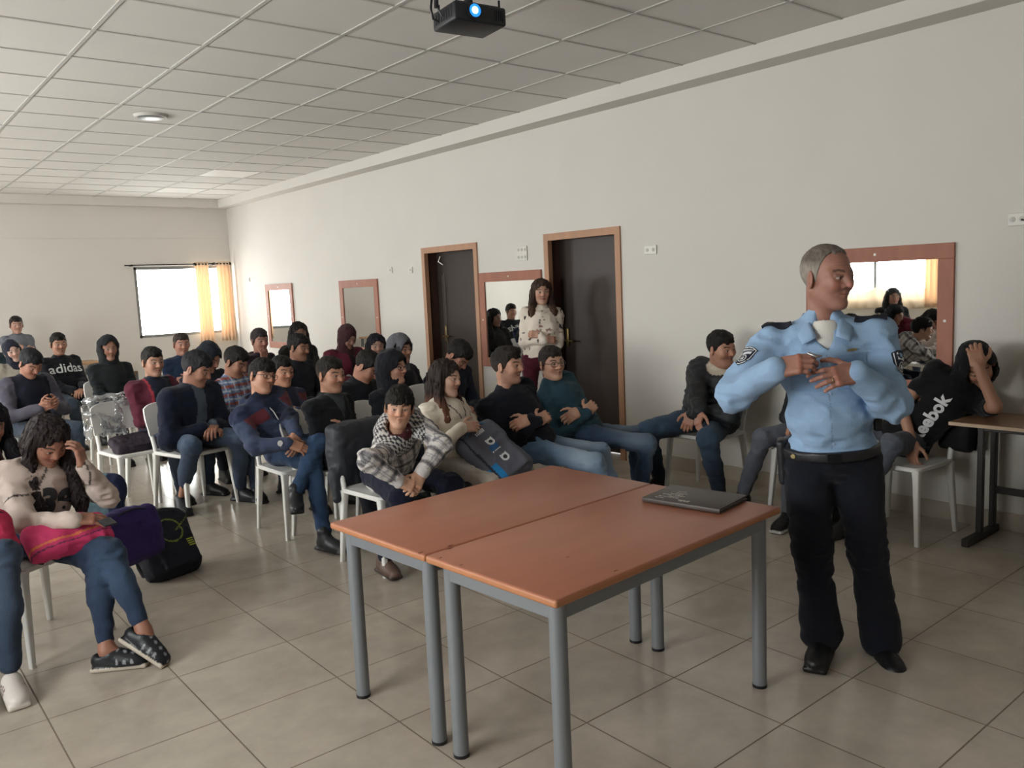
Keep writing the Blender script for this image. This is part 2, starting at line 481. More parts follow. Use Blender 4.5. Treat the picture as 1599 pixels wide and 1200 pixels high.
def hair_mesh(c, F, s, h, o):
    st = o['style']; col = o.get('col', '1a1514')
    def L(x, y, z): return c + (F[0] * x + F[1] * y + F[2] * z) * s
    f = Field(h); vol = o.get('vol', .0)
    t = o.get('t', .010)
    if st in ('short', 'balding'):
        side = o.get('side', .004)
        f.ell(L(-.014, 0, .035), np.array([.099 + t * .8, .0765 + max(side, .005), .087 + t]) * s, F, .01)
        if st == 'short':
            f.ell(L(.005, 0, .082 + vol * .35), np.array([.086, .066, .038 + vol]) * s, F, .02)
            if o.get('quiff'): f.ell(L(.06, 0, .10 + vol * .4), np.array([.038, .05, .026]) * s, F, .02)
        xs = np.array([-.12, -.08, -.045, -.034, -.018, .004, .020, .034, .052, .068, .10])
        zs = np.array([-.072, -.066, -.045, .012, .016, -.016, -.012, .026, .046, .056, .052]) + o.get('line', 0)
        if st == 'balding':
            xs = np.array([-.12, -.08, -.045, -.02, -.004, .01, .022, .035, .06, .10])
            zs = np.array([-.07, -.065, -.045, .022, -.012, -.015, .035, .085, .13, .14])
        if o.get('bangs'): zs[-4:] = [.030, .033, .036, .036]
        def keep(X, Y, Z):
            px, py, pz = X - c[0], Y - c[1], Z - c[2]
            lx = (F[0, 0] * px + F[0, 1] * py + F[0, 2] * pz) / s; lz = (F[2, 0] * px + F[2, 1] * py + F[2, 2] * pz) / s
            ly = np.abs(F[1, 0] * px + F[1, 1] * py + F[1, 2] * pz) / s
            line = np.interp(lx, xs, zs)
            if st == 'balding': line = line - 0.0 * ly + np.where((ly < .03) & (lx < .055), -.03, 0)
            nn_ = np.sin(px * 260 + 3 * np.sin(pz * 90)) * np.sin(py * 240 + 2) * .0035 + np.sin(px * 90 + py * 110) * .003
            nn_ = nn_ * np.clip((lx - .03) / .03, .0, 1)
            return (line + nn_ - lz) * s
        f.cut(keep, .004)
        amp = o.get('amp', .0048)
        def noise(P):
            q = (P - c) @ F.T / s
            return np.clip((q[:, 2] + .0) / .06, .15, 1) * (vnoise(q * np.array([45, 70, 40]) + 7) * amp + (np.abs(vnoise(q * np.array([90, 150, 70]))) - .35) * amp * 1.2)
        V, Q = f.run(noise)
    else:  # long hair
        f.ell(L(-.016, 0, .04), np.array([.108, .088, .098]) * s, F, .01)
        ln = o.get('len', .30); dn = np.array([0, 0, -1.0])
        for q in (-1, 1):
            p0 = L(.0, q * .062, .06); p1 = L(.005, q * .086, -.03)
            p2 = p1 + dn * .09 * s + F[1] * q * .008 + F[0] * .0; p3 = p2 + dn * (ln - .13) * .6 + F[0] * o.get('fwd', .05) + F[1] * q * .012
            p4 = p3 + dn * (ln - .13) * .4 + F[0] * .015
            f.cone(p0, p1, .034 * s, .028 * s, .03); f.cone(p1, p2, .028 * s, .032 * s, .02); f.cone(p2, p3, .032 * s, .036 * s, .02); f.cone(p3, p4, .036 * s, .020 * s, .02)
        b0 = L(-.07, 0, .02); b1 = L(-.085, 0, -.07); b2 = b1 + dn * ln * .45 - F[0] * .01; b3 = b2 + dn * ln * .3
        f.cone(b0, b1, .06 * s, .065 * s, .03); f.cone(b1, b2, .065 * s, .07 * s, .03); f.cone(b2, b3, .07 * s, .03 * s, .03)
        if o.get('full'):
            for q in (-1, 1): f.cone(L(-.04, q * .06, .0), L(-.05, q * .075, -.12), .045 * s, .05 * s, .03)
        # face and neck opening
        f.ell(L(.085, 0, -.022), np.array([.085, .058, .088]) * s, F, .012, True)
        f.cone(L(.06, 0, -.1), L(.06, 0, -.1) + dn * .3, .05 * s, .045 * s, .02, True)
        def noise(P):
            q = (P - c) @ F.T / s
            return vnoise(q * np.array([90, 90, 9]) + 3) * .007 + vnoise(q * np.array([200, 200, 20])) * .004
        V, Q = f.run(noise)
    C = np.tile(lin(col), (len(V), 1))
    q = (V - c) @ F.T / s
    C *= (1 + .35 * vnoise(q * np.array([120, 160, 30])))[:, None]
    if o.get('ombre'):
        w = np.clip((-.10 - q[:, 2]) / .10, 0, 1)[:, None]; C = C * (1 - w) + lin(o['ombre']) * (1 + .3 * vnoise(q * np.array([120, 160, 20])))[:, None] * w
    if o.get('fade'):
        w = (np.clip((.045 - q[:, 2]) / .05, 0, 1) * .55)[:, None]; C = C * (1 - w) + lin(o['fade']) * w
    if o.get('grey'):
        w = np.clip((.07 - q[:, 2]) / .03 + (q[:, 0] > .02) * .0, 0, 1)[:, None]; C = C * (1 - w) + lin(o['grey']) * (1 + .3 * vnoise(q * np.array([150, 200, 60])))[:, None] * w
    return V, Q, np.clip(C, 0, 1)

def hood_mesh(c, F, s, h, o, nb, Ft):
    """raised hood or headscarf"""
    def L(x, y, z): return c + (F[0] * x + F[1] * y + F[2] * z) * s
    f = Field(h)
    if o['style'] == 'hood':
        f.ell(L(-.018, 0, .022), np.array([.128, .104, .128]) * s, F, .02); f.cone(L(-.03, 0, -.06), nb + Ft[2] * -.02, .095 * s, .10 * s, .05)
        if o.get('peak'): f.ell(L(-.04, 0, .10), np.array([.06, .05, .05]) * s, F, .04)
        op = (L(.135, 0, -.012), np.array([.115, .074, .108]) * s)
        f.ell(L(.0, 0, .0), np.array([.110, .088, .115]) * s, F, .01, True)
    else:
        f.ell(L(-.016, 0, .028), np.array([.112, .090, .108]) * s, F, .02); f.cone(L(-.01, 0, -.06), nb, .078 * s, .088 * s, .05)
        f.ell(nb + Ft[0] * .05 - Ft[2] * .05, np.array([.07, .10, .08]) * s, Ft, .05)
        op = (L(.115, 0, -.012), np.array([.075, .058, .084]) * s)
    f.ell(op[0], op[1], F, .012, True)
    def noise(P): return vnoise(P * 22) * .007 + vnoise(P * 55) * .003
    V, Q = f.run(noise)
    C = flat(V, o['col'])
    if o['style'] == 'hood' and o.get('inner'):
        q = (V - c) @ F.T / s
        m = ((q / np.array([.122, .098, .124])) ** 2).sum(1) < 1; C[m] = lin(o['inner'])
    return V, Q, C

def shoe_mesh(an, d, s, h, o, up=None):
    """an ankle, d toe direction"""
    up = np.array([0, 0, 1.0]) if up is None else nrm(up); d = nrm(np.asarray(d, float) - up * (np.asarray(d, float) @ up)); F = np.array([d, np.cross(up, d), up])
    def L(x, y, z): return an + (d * x + F[1] * y + up * z) * s
    f = Field(h)
    f.ell(L(-.03, 0, -.045), np.array([.045, .037, .042]) * s, F, .02)
    f.ell(L(.07, 0, -.055), np.array([.09, .046, .034]) * s, F, .03); f.ell(L(.135, 0, -.058), np.array([.05, .043, .028]) * s, F, .03)
    f.cone(L(.02, 0, -.02), L(.10, 0, -.045), .040 * s, .03 * s, .03)
    if o.get('high', 1): f.cone(L(-.01, 0, .03 if o.get('boot') else .0), L(-.01, 0, -.04), .044 * s, .042 * s, .02)
    f.rbox(L(.055, 0, -.08), np.array([.128, .045, .013]) * s, F, .012 * s, .008)
    def flr(X, Y, Z):
        return -(up[0] * (X - an[0]) + up[1] * (Y - an[1]) + up[2] * (Z - an[2])) - .092 * s
    f.cut(flr, .002)
    if o.get('open'): f.ell(L(-.005, 0, .0), np.array([.055, .030, .034]) * s, F, .008, True)
    V, Q = f.run()
    q = (V - an) @ F.T / s
    C = flat(V, o.get('col', '141414')); m = q[:, 2] < -.070; C[m] = lin(o.get('sole', '1a1a1a'))
    if o.get('stripes'):
        m = (q[:, 2] > -.068) & (q[:, 2] < -.02) & (np.abs(q[:, 1]) > .018) & (q[:, 0] > .02) & (q[:, 0] < .1) & ((((q[:, 0] + q[:, 2] * .5) / .022) % 1) < .42); C[m] = lin(o['stripes'])
    if o.get('dots'):
        m = (q[:, 2] > -.06) & (((q[:, 0] / .034 % 1 - .5) ** 2 + (q[:, 1] / .034 % 1 - .5) ** 2) < .055) & (q[:, 0] > .05); C[m] = lin(o['dots'])
    return V, Q, C

def glasses(c, F, s, parent, origin, col='15151a', round_=False):
    def L(x, y, z): return Vector(c + (F[0] * x + F[1] * y + F[2] * z) * s - origin)
    m = MB()
    for q in (-1, 1):
        pts = []
        for k in range(20):
            a = 2 * math.pi * k / 20; ca, sa = math.cos(a), math.sin(a)
            e = .7; X = math.copysign(abs(ca) ** e, ca) * .025; Z = math.copysign(abs(sa) ** e, sa) * .0165
            pts.append(L(.103 - (abs(q * .033 + X) ** 2) * 3, q * .034 + X, .004 + Z))
        m.tube(pts, .0019 * s, 6, closed=True)
        m.tube([L(.096, q * .058, .01), L(.05, q * .074, .01), L(.0, q * .082, .008), L(-.015, q * .083, -.005)], .0018 * s, 6)
    m.tube([L(.105, -.010, .008), L(.108, 0, .011), L(.105, .010, .008)], .0018 * s, 6)
    return m.build('glasses', mat('glasses_frame', col, .3), parent, smooth=True)

PEOPLE = {}
def person(key, label, head, yaw, look, s=1.0, lean=.05, side=0.0, hip=.545, pose='seat', arms='lap', feet=None, top=None, bottom=None,
           hair=None, skin='mid', hopt=None, res=1.0, shoes=None, group='pupils seated on the white chairs', pitch=5, roll=0, hands=None, elbow=None,
           legs=None, glasses_=None, tw=1.0, belly=0.0, ankles=None, knees=None, shy=None, pelvis=None, sh_w=1.0, tyaw=None, neck=None):
    """head: world centre of the head; yaw: body direction in degrees; look: (x, y) the face turns to, or a yaw angle"""
    Hc = np.asarray(head, float); hopt = dict(hopt or {}); top = top or {}; bottom = bottom or {}; shoes = shoes or {}
    if isinstance(look, tuple): hy = math.degrees(math.atan2(look[1] - Hc[1], look[0] - Hc[0]))
    else: hy = look
    HF = head_frame(hy, pitch, roll); fw = yawf(yaw); lf = np.array([-fw[1], fw[0], 0.0]); up = np.array([0, 0, 1.0])
    dist = abs((Hc - CAM) @ C_F); hh = (.0029 if dist < 4.2 else .0034 if dist < 6 else .0042) * res; hc = (.0085 if dist < 6 else .0105) * res
    Nb = Hc - HF[2] * .112 * s - up * .058 * s - HF[0] * .014 * s - fw * .012 if neck is None else np.asarray(neck, float)
    if tyaw is not None: tf_, tl_ = yawf(tyaw), None
    else: tf_ = fw
    P = np.asarray(pelvis, float) if pelvis is not None else np.array([Hc[0], Hc[1], 0]) + fw * (-lean) + lf * side + up * hip
    tu = nrm(Nb - P); TF = np.array([nrm(tf_ - tu * (tf_ @ tu)), lf, tu]); TF[1] = np.cross(TF[2], TF[0])
    def T(x, y, z): return P + TF[0] * x + TF[1] * y + tu * z
    TL = np.linalg.norm(Nb - P)
    SW = .178 * s * sh_w
    shd = np.array([0, 0, .045 * s]) if shy is None else np.array([0, 0, shy])
    S = {q: Nb + TF[1] * q * SW - shd - TF[0] * .01 for q in (-1, 1)}
    ua, fa, th, sn = .285 * s, .245 * s, .43 * s, .415 * s
    hipj = {q: P + lf * q * .088 * s for q in (-1, 1)}
    # legs
    AK, KN, TD = {}, {}, {}
    for q, nm in ((1, 'L'), (-1, 'R')):
        if ankles and nm in ankles: a = np.asarray(ankles[nm][0], float); td = np.asarray(ankles[nm][1], float)
        elif pose == 'seat':
            off = (feet or {}).get(nm, (.42, .13 * q)); a = np.array([P[0], P[1], .092 * s]) + fw * off[0] + lf * off[1]; td = fw * 1.0 + lf * q * .25
        kh = (knees or {}).get(nm, None)
        if kh is None: k, a = ik(hipj[q], a, th, sn, (fw * .8 + up * 1.0 + lf * q * .25) if pose == 'seat' else (fw * 1.0 + lf * q * .1))
        else: k = np.asarray(kh, float)
        AK[q], KN[q], TD[q] = a, k, td
    # arms
    WR, EL, HD, HN = {}, {}, {}, {}
    hz = P[2] + .125
    presets = {
        'lap': {1: (P + fw * .26 * s + lf * .04 + up * .105, None, nrm(-lf * .75 + fw * .55 - up * .25), up + fw * .2), -1: (P + fw * .25 * s - lf * .05 + up * .10, None, nrm(lf * .75 + fw * .55 - up * .2), up + fw * .2)},
        'phone': {1: (P + fw * .30 * s + lf * .07 + up * .19, None, nrm(-lf * .6 + fw * .6 + up * .3), lf * .6 + fw * .6 - up * .2), -1: (P + fw * .30 * s - lf * .07 + up * .19, None, nrm(lf * .6 + fw * .6 + up * .3), -lf * .6 + fw * .6 - up * .2)},
        'cross': {1: (T(.172, -.03, TL * .46), None, nrm(-TF[1] * 1.0 - TF[0] * .25 + tu * .12), TF[0] + tu * .3), -1: (T(.188, .02, TL * .37), None, nrm(TF[1] * 1.0 - TF[0] * .25 + tu * .05), TF[0] + tu * .3)},
        'knees': {1: (KN[1] - fw * .06 + up * .075, None, fw - up * .25, up + fw * .3), -1: (KN[-1] - fw * .06 + up * .075, None, fw - up * .25, up + fw * .3)},
        'chin': {1: (Hc + HF[0] * .08 - HF[2] * .19, None, HF[2] + HF[0] * .25 * 0 - lf * .1, fw), -1: (P + fw * .25 * s - lf * .02 + up * .12, None, nrm(lf * .9 + fw * .4), up)},
        'face': {1: (Hc + HF[0] * .13 + HF[1] * .05 - HF[2] * .17, None, HF[2] - HF[0] * .3, HF[0] + HF[1] * .6), -1: (P + fw * .25 * s - lf * .02 + up * .12, None, nrm(lf * .9 + fw * .4), up)},
    }
    base = presets[arms]
    for q, nm in ((1, 'L'), (-1, 'R')):
        w, e, d, n = base[q]
        if hands and nm in hands: w, d, n = [np.asarray(v, float) for v in hands[nm][:3]]
        hint = np.asarray(elbow[nm], float) if elbow and nm in elbow else (TF[1] * q * .75 - up * .8 - TF[0] * .35)
        el, w2 = ik(S[q], w, ua, fa, hint)
        WR[q], EL[q], HD[q], HN[q] = w2, el, nrm(d), n
    ho = dict(hopt); ho['neck_base'] = Nb - tu * .02
    parts = [head_parts(Hc, HF, s, SK.get(skin, skin), hh, ho)]
    hcurl = (hands or {}).get('curl', .8 if arms == 'cross' else .5)
    for q, nm in ((1, 'L'), (-1, 'R')):
        kw = (hands or {}).get(nm + 'k', {})
        parts.append(hand_parts(WR[q], HD[q], HN[q], q, s * (.92 if hopt.get('fem') else 1.0), SK.get(skin, skin), min(.0036, hh), fa=EL[q] - WR[q], **({'curl': hcurl} | kw)))
    sl = top.get('sleeve', 'long')
    body = Field(.011 if sl == 'short' or bottom.get('bare') else .018)
    body.cone(P, T(0, 0, TL * .6), .09 * s, .10 * s, .05).cone(T(0, 0, TL * .6), Nb, .09 * s, .045 * s, .04).cone(S[1], S[-1], .04 * s, .04 * s, .03)
    for q in (1, -1):
        ar = (.043, .039, .036, .029) if sl == 'short' else (.034, .030, .028, .022)
        body.cone(S[q], EL[q], ar[0] * s, ar[1] * s, .03).cone(EL[q], WR[q], ar[2] * s, ar[3] * s, .015)
        body.cone(hipj[q], KN[q], .055 * s, .042 * s, .03).cone(KN[q], AK[q] + (KN[q] - AK[q]) * .0, .038 * s, .033 * s if bottom.get('bare') else .026, .02)
        if bottom.get('bare'): body.cone(AK[q], AK[q] + nrm(TD[q]) * .10 * s - up * .045, .032 * s, .022 * s, .03)
    V, Q = body.run(); parts.append((V, Q, flat(V, SK.get(skin, skin))))
    V, Q, C = join(parts)
    org = np.array([P[0], P[1], 0.0])
    root = link('person', np_mesh('person', V, Q, C, org), M_skin(), None, tuple(org))
    tag(root, label, 'person', group)
    ctx = dict(P=P, N=Nb, T=T, TF=TF, TL=TL, S=S, EL=EL, WR=WR, KN=KN, AK=AK, fw=fw, lf=lf, HF=HF, Hc=Hc, org=org, root=root, s=s, hip=hipj, HD=HD)
    # trousers
    bk = bottom.get('loose', 0.0)
    f = Field(hc)
    f.ell(P + fw * -.01 + up * .01, np.array([.135 * tw + belly * .3, .168 * tw * s, .115]), np.array([fw, lf, up]), .04)
    for q in (1, -1):
        f.cone(hipj[q], KN[q], (.086 + bk) * s * tw, (.064 + bk) * s, .035)
        ae = AK[q] + (KN[q] - AK[q]) * bottom.get('hem', .06)
        f.cone(KN[q], AK[q] + (KN[q] - AK[q]) * .55, (.062 + bk) * s, (.056 + bk) * s, .03); f.cone(AK[q] + (KN[q] - AK[q]) * .55, ae, (.056 + bk) * s, (bottom.get('cuff', .046) + bk) * s, .02)
    if pose == 'seat':
        f.cut(lambda X, Y, Z: (.462 - Z) + 0 * X + np.where(((X - P[0]) ** 2 + (Y - P[1]) ** 2) < .3 ** 2, 0, -1) + 0 * Y, .02)
    kn_ = [KN[1], KN[-1], hipj[1], hipj[-1]]
    def tn(Pp):
        w = sum(np.exp(-((Pp - k) ** 2).sum(1) / .02) for k in kn_)
        return vnoise(Pp * np.array([14, 14, 26]) + 5) * .006 + (np.abs(vnoise(Pp * np.array([18, 18, 42]) + 31)) - .3) * .010 * (.35 + w)
    V, Q = f.run(tn); C = flat(V, bottom.get('col', '39455c'))
    if bottom.get('denim'):
        n = vnoise(V * 200) * .12 + vnoise(V * 40) * .08
        wsh = np.zeros(len(V))
        for q in (1, -1):
            a_, b_ = hipj[q] * .35 + KN[q] * .65, KN[q] * .6 + AK[q] * .4
            for u_, v_ in ((hipj[q], KN[q]), (KN[q], AK[q])):
                bb = v_ - u_; t_ = np.clip(((V - u_) @ bb) / (bb @ bb), 0, 1); near = u_ + t_[:, None] * bb
                fr = np.exp(-((t_ - (.62 if u_ is hipj[q] else .25)) / .30) ** 2); outw = ((V - near) @ (fw * .8 + up * .6)) / .06
                wsh = np.maximum(wsh, fr * np.clip(outw, 0, 1))
        C = C * (1 + n[:, None]) ; wl = (wsh * bottom['denim'])[:, None]; C = C * (1 - wl) + lin(bottom.get('wash', '8fa3b8')) * wl
    if bottom.get('fn'): C = bottom['fn'](V, C, ctx)
    link('trousers', np_mesh('trousers', V, Q, np.clip(C, 0, 1), org), M_cloth(), root)
    # upper garment
    b = top.get('bulk', .0); kind = top.get('kind', 'sweater')
    f = Field(hc); br = belly
    f.ell(T(.0 + br * .25, 0, .03), np.array([.128 + b + br * .6, (.165 + b) * s * tw, .12]), TF, .05)
    f.ell(T(.012 + br * .6, 0, TL * .33), np.array([.118 + b + br, (.152 + b) * s * tw, .15]), TF, .06)
    f.ell(T(.012, 0, TL * .68), np.array([.118 + b + (.012 if hopt.get('fem') else 0), (.168 + b) * s * tw, .17 * s]), TF, .06)
    f.cone(S[1] * .85 + Nb * .15, S[-1] * .85 + Nb * .15, (.062 + b) * s, (.062 + b) * s, .05); f.ell(Nb - tu * .045, np.array([.075 + b, .12, .06]) * s, TF, .04)
    f.cone(Nb - tu * .03, Nb + tu * top.get('collar', .012), .066 * s + b * .4, .062 * s + b * .4, .03)
    if hopt.get('fem'):
        for q in (1, -1): f.ell(T(.085, q * .07 * s, TL * .60), np.array([.055, .06, .058]) * s, TF, .04)
    for q in (1, -1):
        ab = top.get('arm', 0.0)
        f.cone(S[q], EL[q], (.053 + b + ab * .6) * s, (.047 + b + ab) * s, .05)
        we = EL[q] + (WR[q] - EL[q]) * (.97 if sl == 'long' else .62)
        if sl == 'short': continue
        f.cone(EL[q], we, (.047 + b + ab) * s, (.035 + b * .6 + ab * .5) * s, .02)
        if top.get('cuff', 1): f.cone(EL[q] + (WR[q] - EL[q]) * .87, we, (.036 + b * .4) * s, (.0335 + b * .4) * s, .008)
    if pose == 'stand':
        f.cut(lambda X, Y, Z: .0 - ((X - P[0]) * tu[0] + (Y - P[1]) * tu[1] + (Z - P[2]) * tu[2]) + (.02 if key == 'officer' else -.03), .004)
    if sl == 'short':
        def cs(X, Y, Z):
            r = -np.ones(np.broadcast(X, Y, Z).shape, np.float32)
            for q in (1, -1):
                a_ = S[q] + (EL[q] - S[q]) * .62; d_ = nrm(EL[q] - S[q]); dd = (X - a_[0]) * d_[0] + (Y - a_[1]) * d_[1] + (Z - a_[2]) * d_[2]
                near = np.sqrt((X - EL[q][0]) ** 2 + (Y - EL[q][1]) ** 2 + (Z - EL[q][2]) ** 2) - .15
                ba_ = EL[q] - S[q]; tt_ = np.clip(((X - S[q][0]) * ba_[0] + (Y - S[q][1]) * ba_[1] + (Z - S[q][2]) * ba_[2]) / (ba_ @ ba_), 0, 1); axd = np.sqrt((X - S[q][0] - tt_ * ba_[0]) ** 2 + (Y - S[q][1] - tt_ * ba_[1]) ** 2 + (Z - S[q][2] - tt_ * ba_[2]) ** 2) - .062
                r = np.maximum(r, np.minimum(np.minimum(dd, -near), -axd))
            return r
        f.cut(cs, .003)
    if (kind == 'hoodie' and not top.get('nohood')) or kind == 'puffer':
        f.ell(Nb - TF[0] * .075 + up * .0, np.array([.062, .125, .065]) * s, TF, .035)
        for q in (1, -1): f.cone(Nb - TF[0] * .05 + TF[1] * q * .085, Nb + TF[0] * .055 + TF[1] * q * .05 - tu * .04, .034 * s, .020 * s, .02)
        f.ell(Nb - TF[0] * .02 + tu * .06, np.array([.058, .058, .07]) * s, TF, .02, True)
    if kind == 'shirt' or top.get('collarflap'):
        for q in (1, -1):
            f.cone(Nb - TF[0] * .05 + TF[1] * q * .045 + tu * .012, Nb + TF[0] * .045 + TF[1] * q * .048 + tu * .0, .018 * s, .016 * s, .01)
            f.cone(Nb + TF[0] * .045 + TF[1] * q * .048, Nb + TF[0] * .085 + TF[1] * q * .055 - tu * .06, .016 * s, .010 * s, .01)
    if top.get('vneck'):
        f.cone(Nb + TF[0] * .075 + tu * .03, Nb + TF[0] * .11 - tu * top['vneck'], .036 * s, .006 * s, .01, True)
    if top.get('zip_open'):
        f.cone(Nb + TF[0] * .12 + tu * .02, T(.16 + br, 0, .05), .045, .03, .02, True)
    ew = [EL[1], EL[-1], T(.1, 0, TL * .15), S[1], S[-1]]
    am = top.get('wrinkle', 1.0)
    def cn(Pp):
        w = sum(np.exp(-((Pp - k) ** 2).sum(1) / .018) for k in ew)
        r = vnoise(Pp * np.array([11, 11, 17])) * .007 + (np.abs(vnoise(Pp * np.array([17, 17, 34]) + 11)) - .3) * .013 * (.4 + w)
        if kind == 'puffer':
            q = (Pp - P) @ TF.T; r = r + (np.abs(np.sin(q[:, 2] * math.pi / .062)) ** .5 - .7) * -.010
        return r * am
    V, Q = f.run(cn); C = flat(V, top.get('col', '23283a')); C = C * (1 + vnoise(V * 50)[:, None] * .08)
    if top.get('fn'): C = top['fn'](V, C, ctx)
    tname = {'hoodie': 'hooded_sweatshirt', 'puffer': 'padded_jacket'}.get(kind, kind)
    tp = link(tname, np_mesh(tname, V, Q, np.clip(C, 0, 1), org), M_puffer() if kind == 'puffer' else M_cloth(), root)
    ctx['top'] = tp; ctx['topVQ'] = (V, Q)
    if kind == 'hoodie' and top.get('strings'):
        m = MB()
        for q in (1, -1):
            pts = [Nb + TF[0] * .10 + TF[1] * q * .03 - tu * .03, Nb + TF[0] * .145 + TF[1] * q * .04 - tu * .09, Nb + TF[0] * .155 + TF[1] * q * .045 - tu * .17]
            m.tube([Vector(p - org) for p in pts], .004, 6)
        m.build('drawstring', mat('drawstring', top['strings'], .8), tp, smooth=True)
    # shoes
    for q in (1, -1):
        V, Q, C = shoe_mesh(AK[q], TD[q], s, .0065 * res if dist < 6 else .009, shoes, shoes.get('up%d' % q))
        link('shoe', np_mesh('shoe', V, Q, C, org), M_shoe(), root)
    # hair, hood
    if hair:
        st = hair['style']
        if st in ('hood', 'hijab'):
            if hair.get('fringe'):
                V, Q, C = hair_mesh(Hc, HF, s, hh * 1.1, dict(style='short', col=hair['fringe'])); link('hair', np_mesh('hair', V, Q, C, org), M_hair(), root)
            V, Q, C = hood_mesh(Hc, HF, s, max(hh * 1.3, .0045), hair, Nb, TF); nm = 'raised_hood' if st == 'hood' else 'headscarf'
            link(nm, np_mesh(nm, V, Q, C, org), M_cloth(), root)
        else:
            V, Q, C = hair_mesh(Hc, HF, s, hh * 1.1, hair); link('hair', np_mesh('hair', V, Q, C, org), M_hair(), root)
    if glasses_: glasses(Hc, HF, s, root, org, glasses_)
    PEOPLE[key] = ctx
    return ctx

# ---- flat marks laid on a surface (lettering, badges, pockets)
def project(me2d, name, target, c, u, v, n, off, material, reach=.25, thick=0.0):
    """me2d: list of (verts2d, faces) in metres; laid on the target along -n"""
    tm = target.data; vs = [vv.co.copy() for vv in tm.vertices]; fs = [tuple(p.vertices) for p in tm.polygons]
    bv = BVHTree.FromPolygons(vs, fs)
    verts, faces = me2d
    o = np.zeros(3); r = target
    while r is not None: o = o + np.array(r.location); r = r.parent
    u, v, n = nrm(u), nrm(v), nrm(n); out = []; last = None
    for x, y in verts:
        p = Vector(c + u * x + v * y + n * reach - o); hit = bv.ray_cast(p, Vector(-n))
        if hit[0] is None or (hit[0] - p).length > reach * 2: q = (last if last is not None else p - Vector(n) * reach)
        else: q = hit[0] + hit[1] * 0 + Vector(n) * off; last = q
        out.append(q)
    me = bpy.data.meshes.new(name); me.from_pydata(out, [], faces); me.update()
    ob = link(name, me, material, target)
    return ob

def text2d(body, size, res=6, bold=0.0, shear=0.0, cell=.012):
    cu = bpy.data.curves.new('t', 'FONT'); cu.body = body; cu.size = size; cu.align_x = 'CENTER'; cu.align_y = 'CENTER'; cu.offset = bold; cu.shear = shear
    cu.resolution_u = res
    ob = bpy.data.objects.new('t', cu); me = ob.to_mesh(); bm = bmesh.new(); bm.from_mesh(me); ob.to_mesh_clear()
    bpy.data.objects.remove(ob); bpy.data.curves.remove(cu)
    bmesh.ops.triangulate(bm, faces=bm.faces[:])
    for _ in range(3):
        e = [ed for ed in bm.edges if ed.calc_length() > cell]
        if not e: break
        bmesh.ops.subdivide_edges(bm, edges=e, cuts=1); bmesh.ops.triangulate(bm, faces=bm.faces[:])
    bm.verts.index_update(); r = ([(vv.co.x, vv.co.y) for vv in bm.verts], [tuple(x.index for x in f_.verts) for f_ in bm.faces]); bm.free(); return r
def poly2d(pts, cell=.012):
    bm = bmesh.new(); bm.faces.new([bm.verts.new((x, y, 0)) for x, y in pts]); bmesh.ops.triangulate(bm, faces=bm.faces[:])
    for _ in range(4):
        e = [ed for ed in bm.edges if ed.calc_length() > cell]
        if not e: break
        bmesh.ops.subdivide_edges(bm, edges=e, cuts=1); bmesh.ops.triangulate(bm, faces=bm.faces[:])
    bm.verts.index_update(); r = ([(vv.co.x, vv.co.y) for vv in bm.verts], [tuple(x.index for x in f_.verts) for f_ in bm.faces]); bm.free(); return r
def rot2d(m, deg, dx=0, dy=0, sx=1, sy=1):
    a = math.radians(deg); c, s_ = math.cos(a), math.sin(a)
    return ([(x * sx * c - y * sy * s_ + dx, x * sx * s_ + y * sy * c + dy) for x, y in m[0]], m[1])
def merge2d(*ms):
    V, Fc = [], []
    for v, f_ in ms:
        n = len(V); V += list(v); Fc += [tuple(i + n for i in t) for t in f_]
    return V, Fc
def star2d(r, r2=.45, n=6):
    return poly2d([((r if k % 2 == 0 else r * r2) * math.sin(math.pi * k / n), (r if k % 2 == 0 else r * r2) * math.cos(math.pi * k / n)) for k in range(2 * n)], .02)
def ring2d(r0, r1, n=24, a0=0, a1=360, e=1.0):
    V = []; Fc = []; full = a1 - a0 >= 360
    for k in range(n + 1):
        a = math.radians(a0 + (a1 - a0) * k / n); V += [(math.cos(a) * r0, math.sin(a) * r0 * e), (math.cos(a) * r1, math.sin(a) * r1 * e)]
    for k in range(n): Fc.append((2 * k, 2 * k + 1, 2 * k + 3, 2 * k + 2))
    return V, Fc
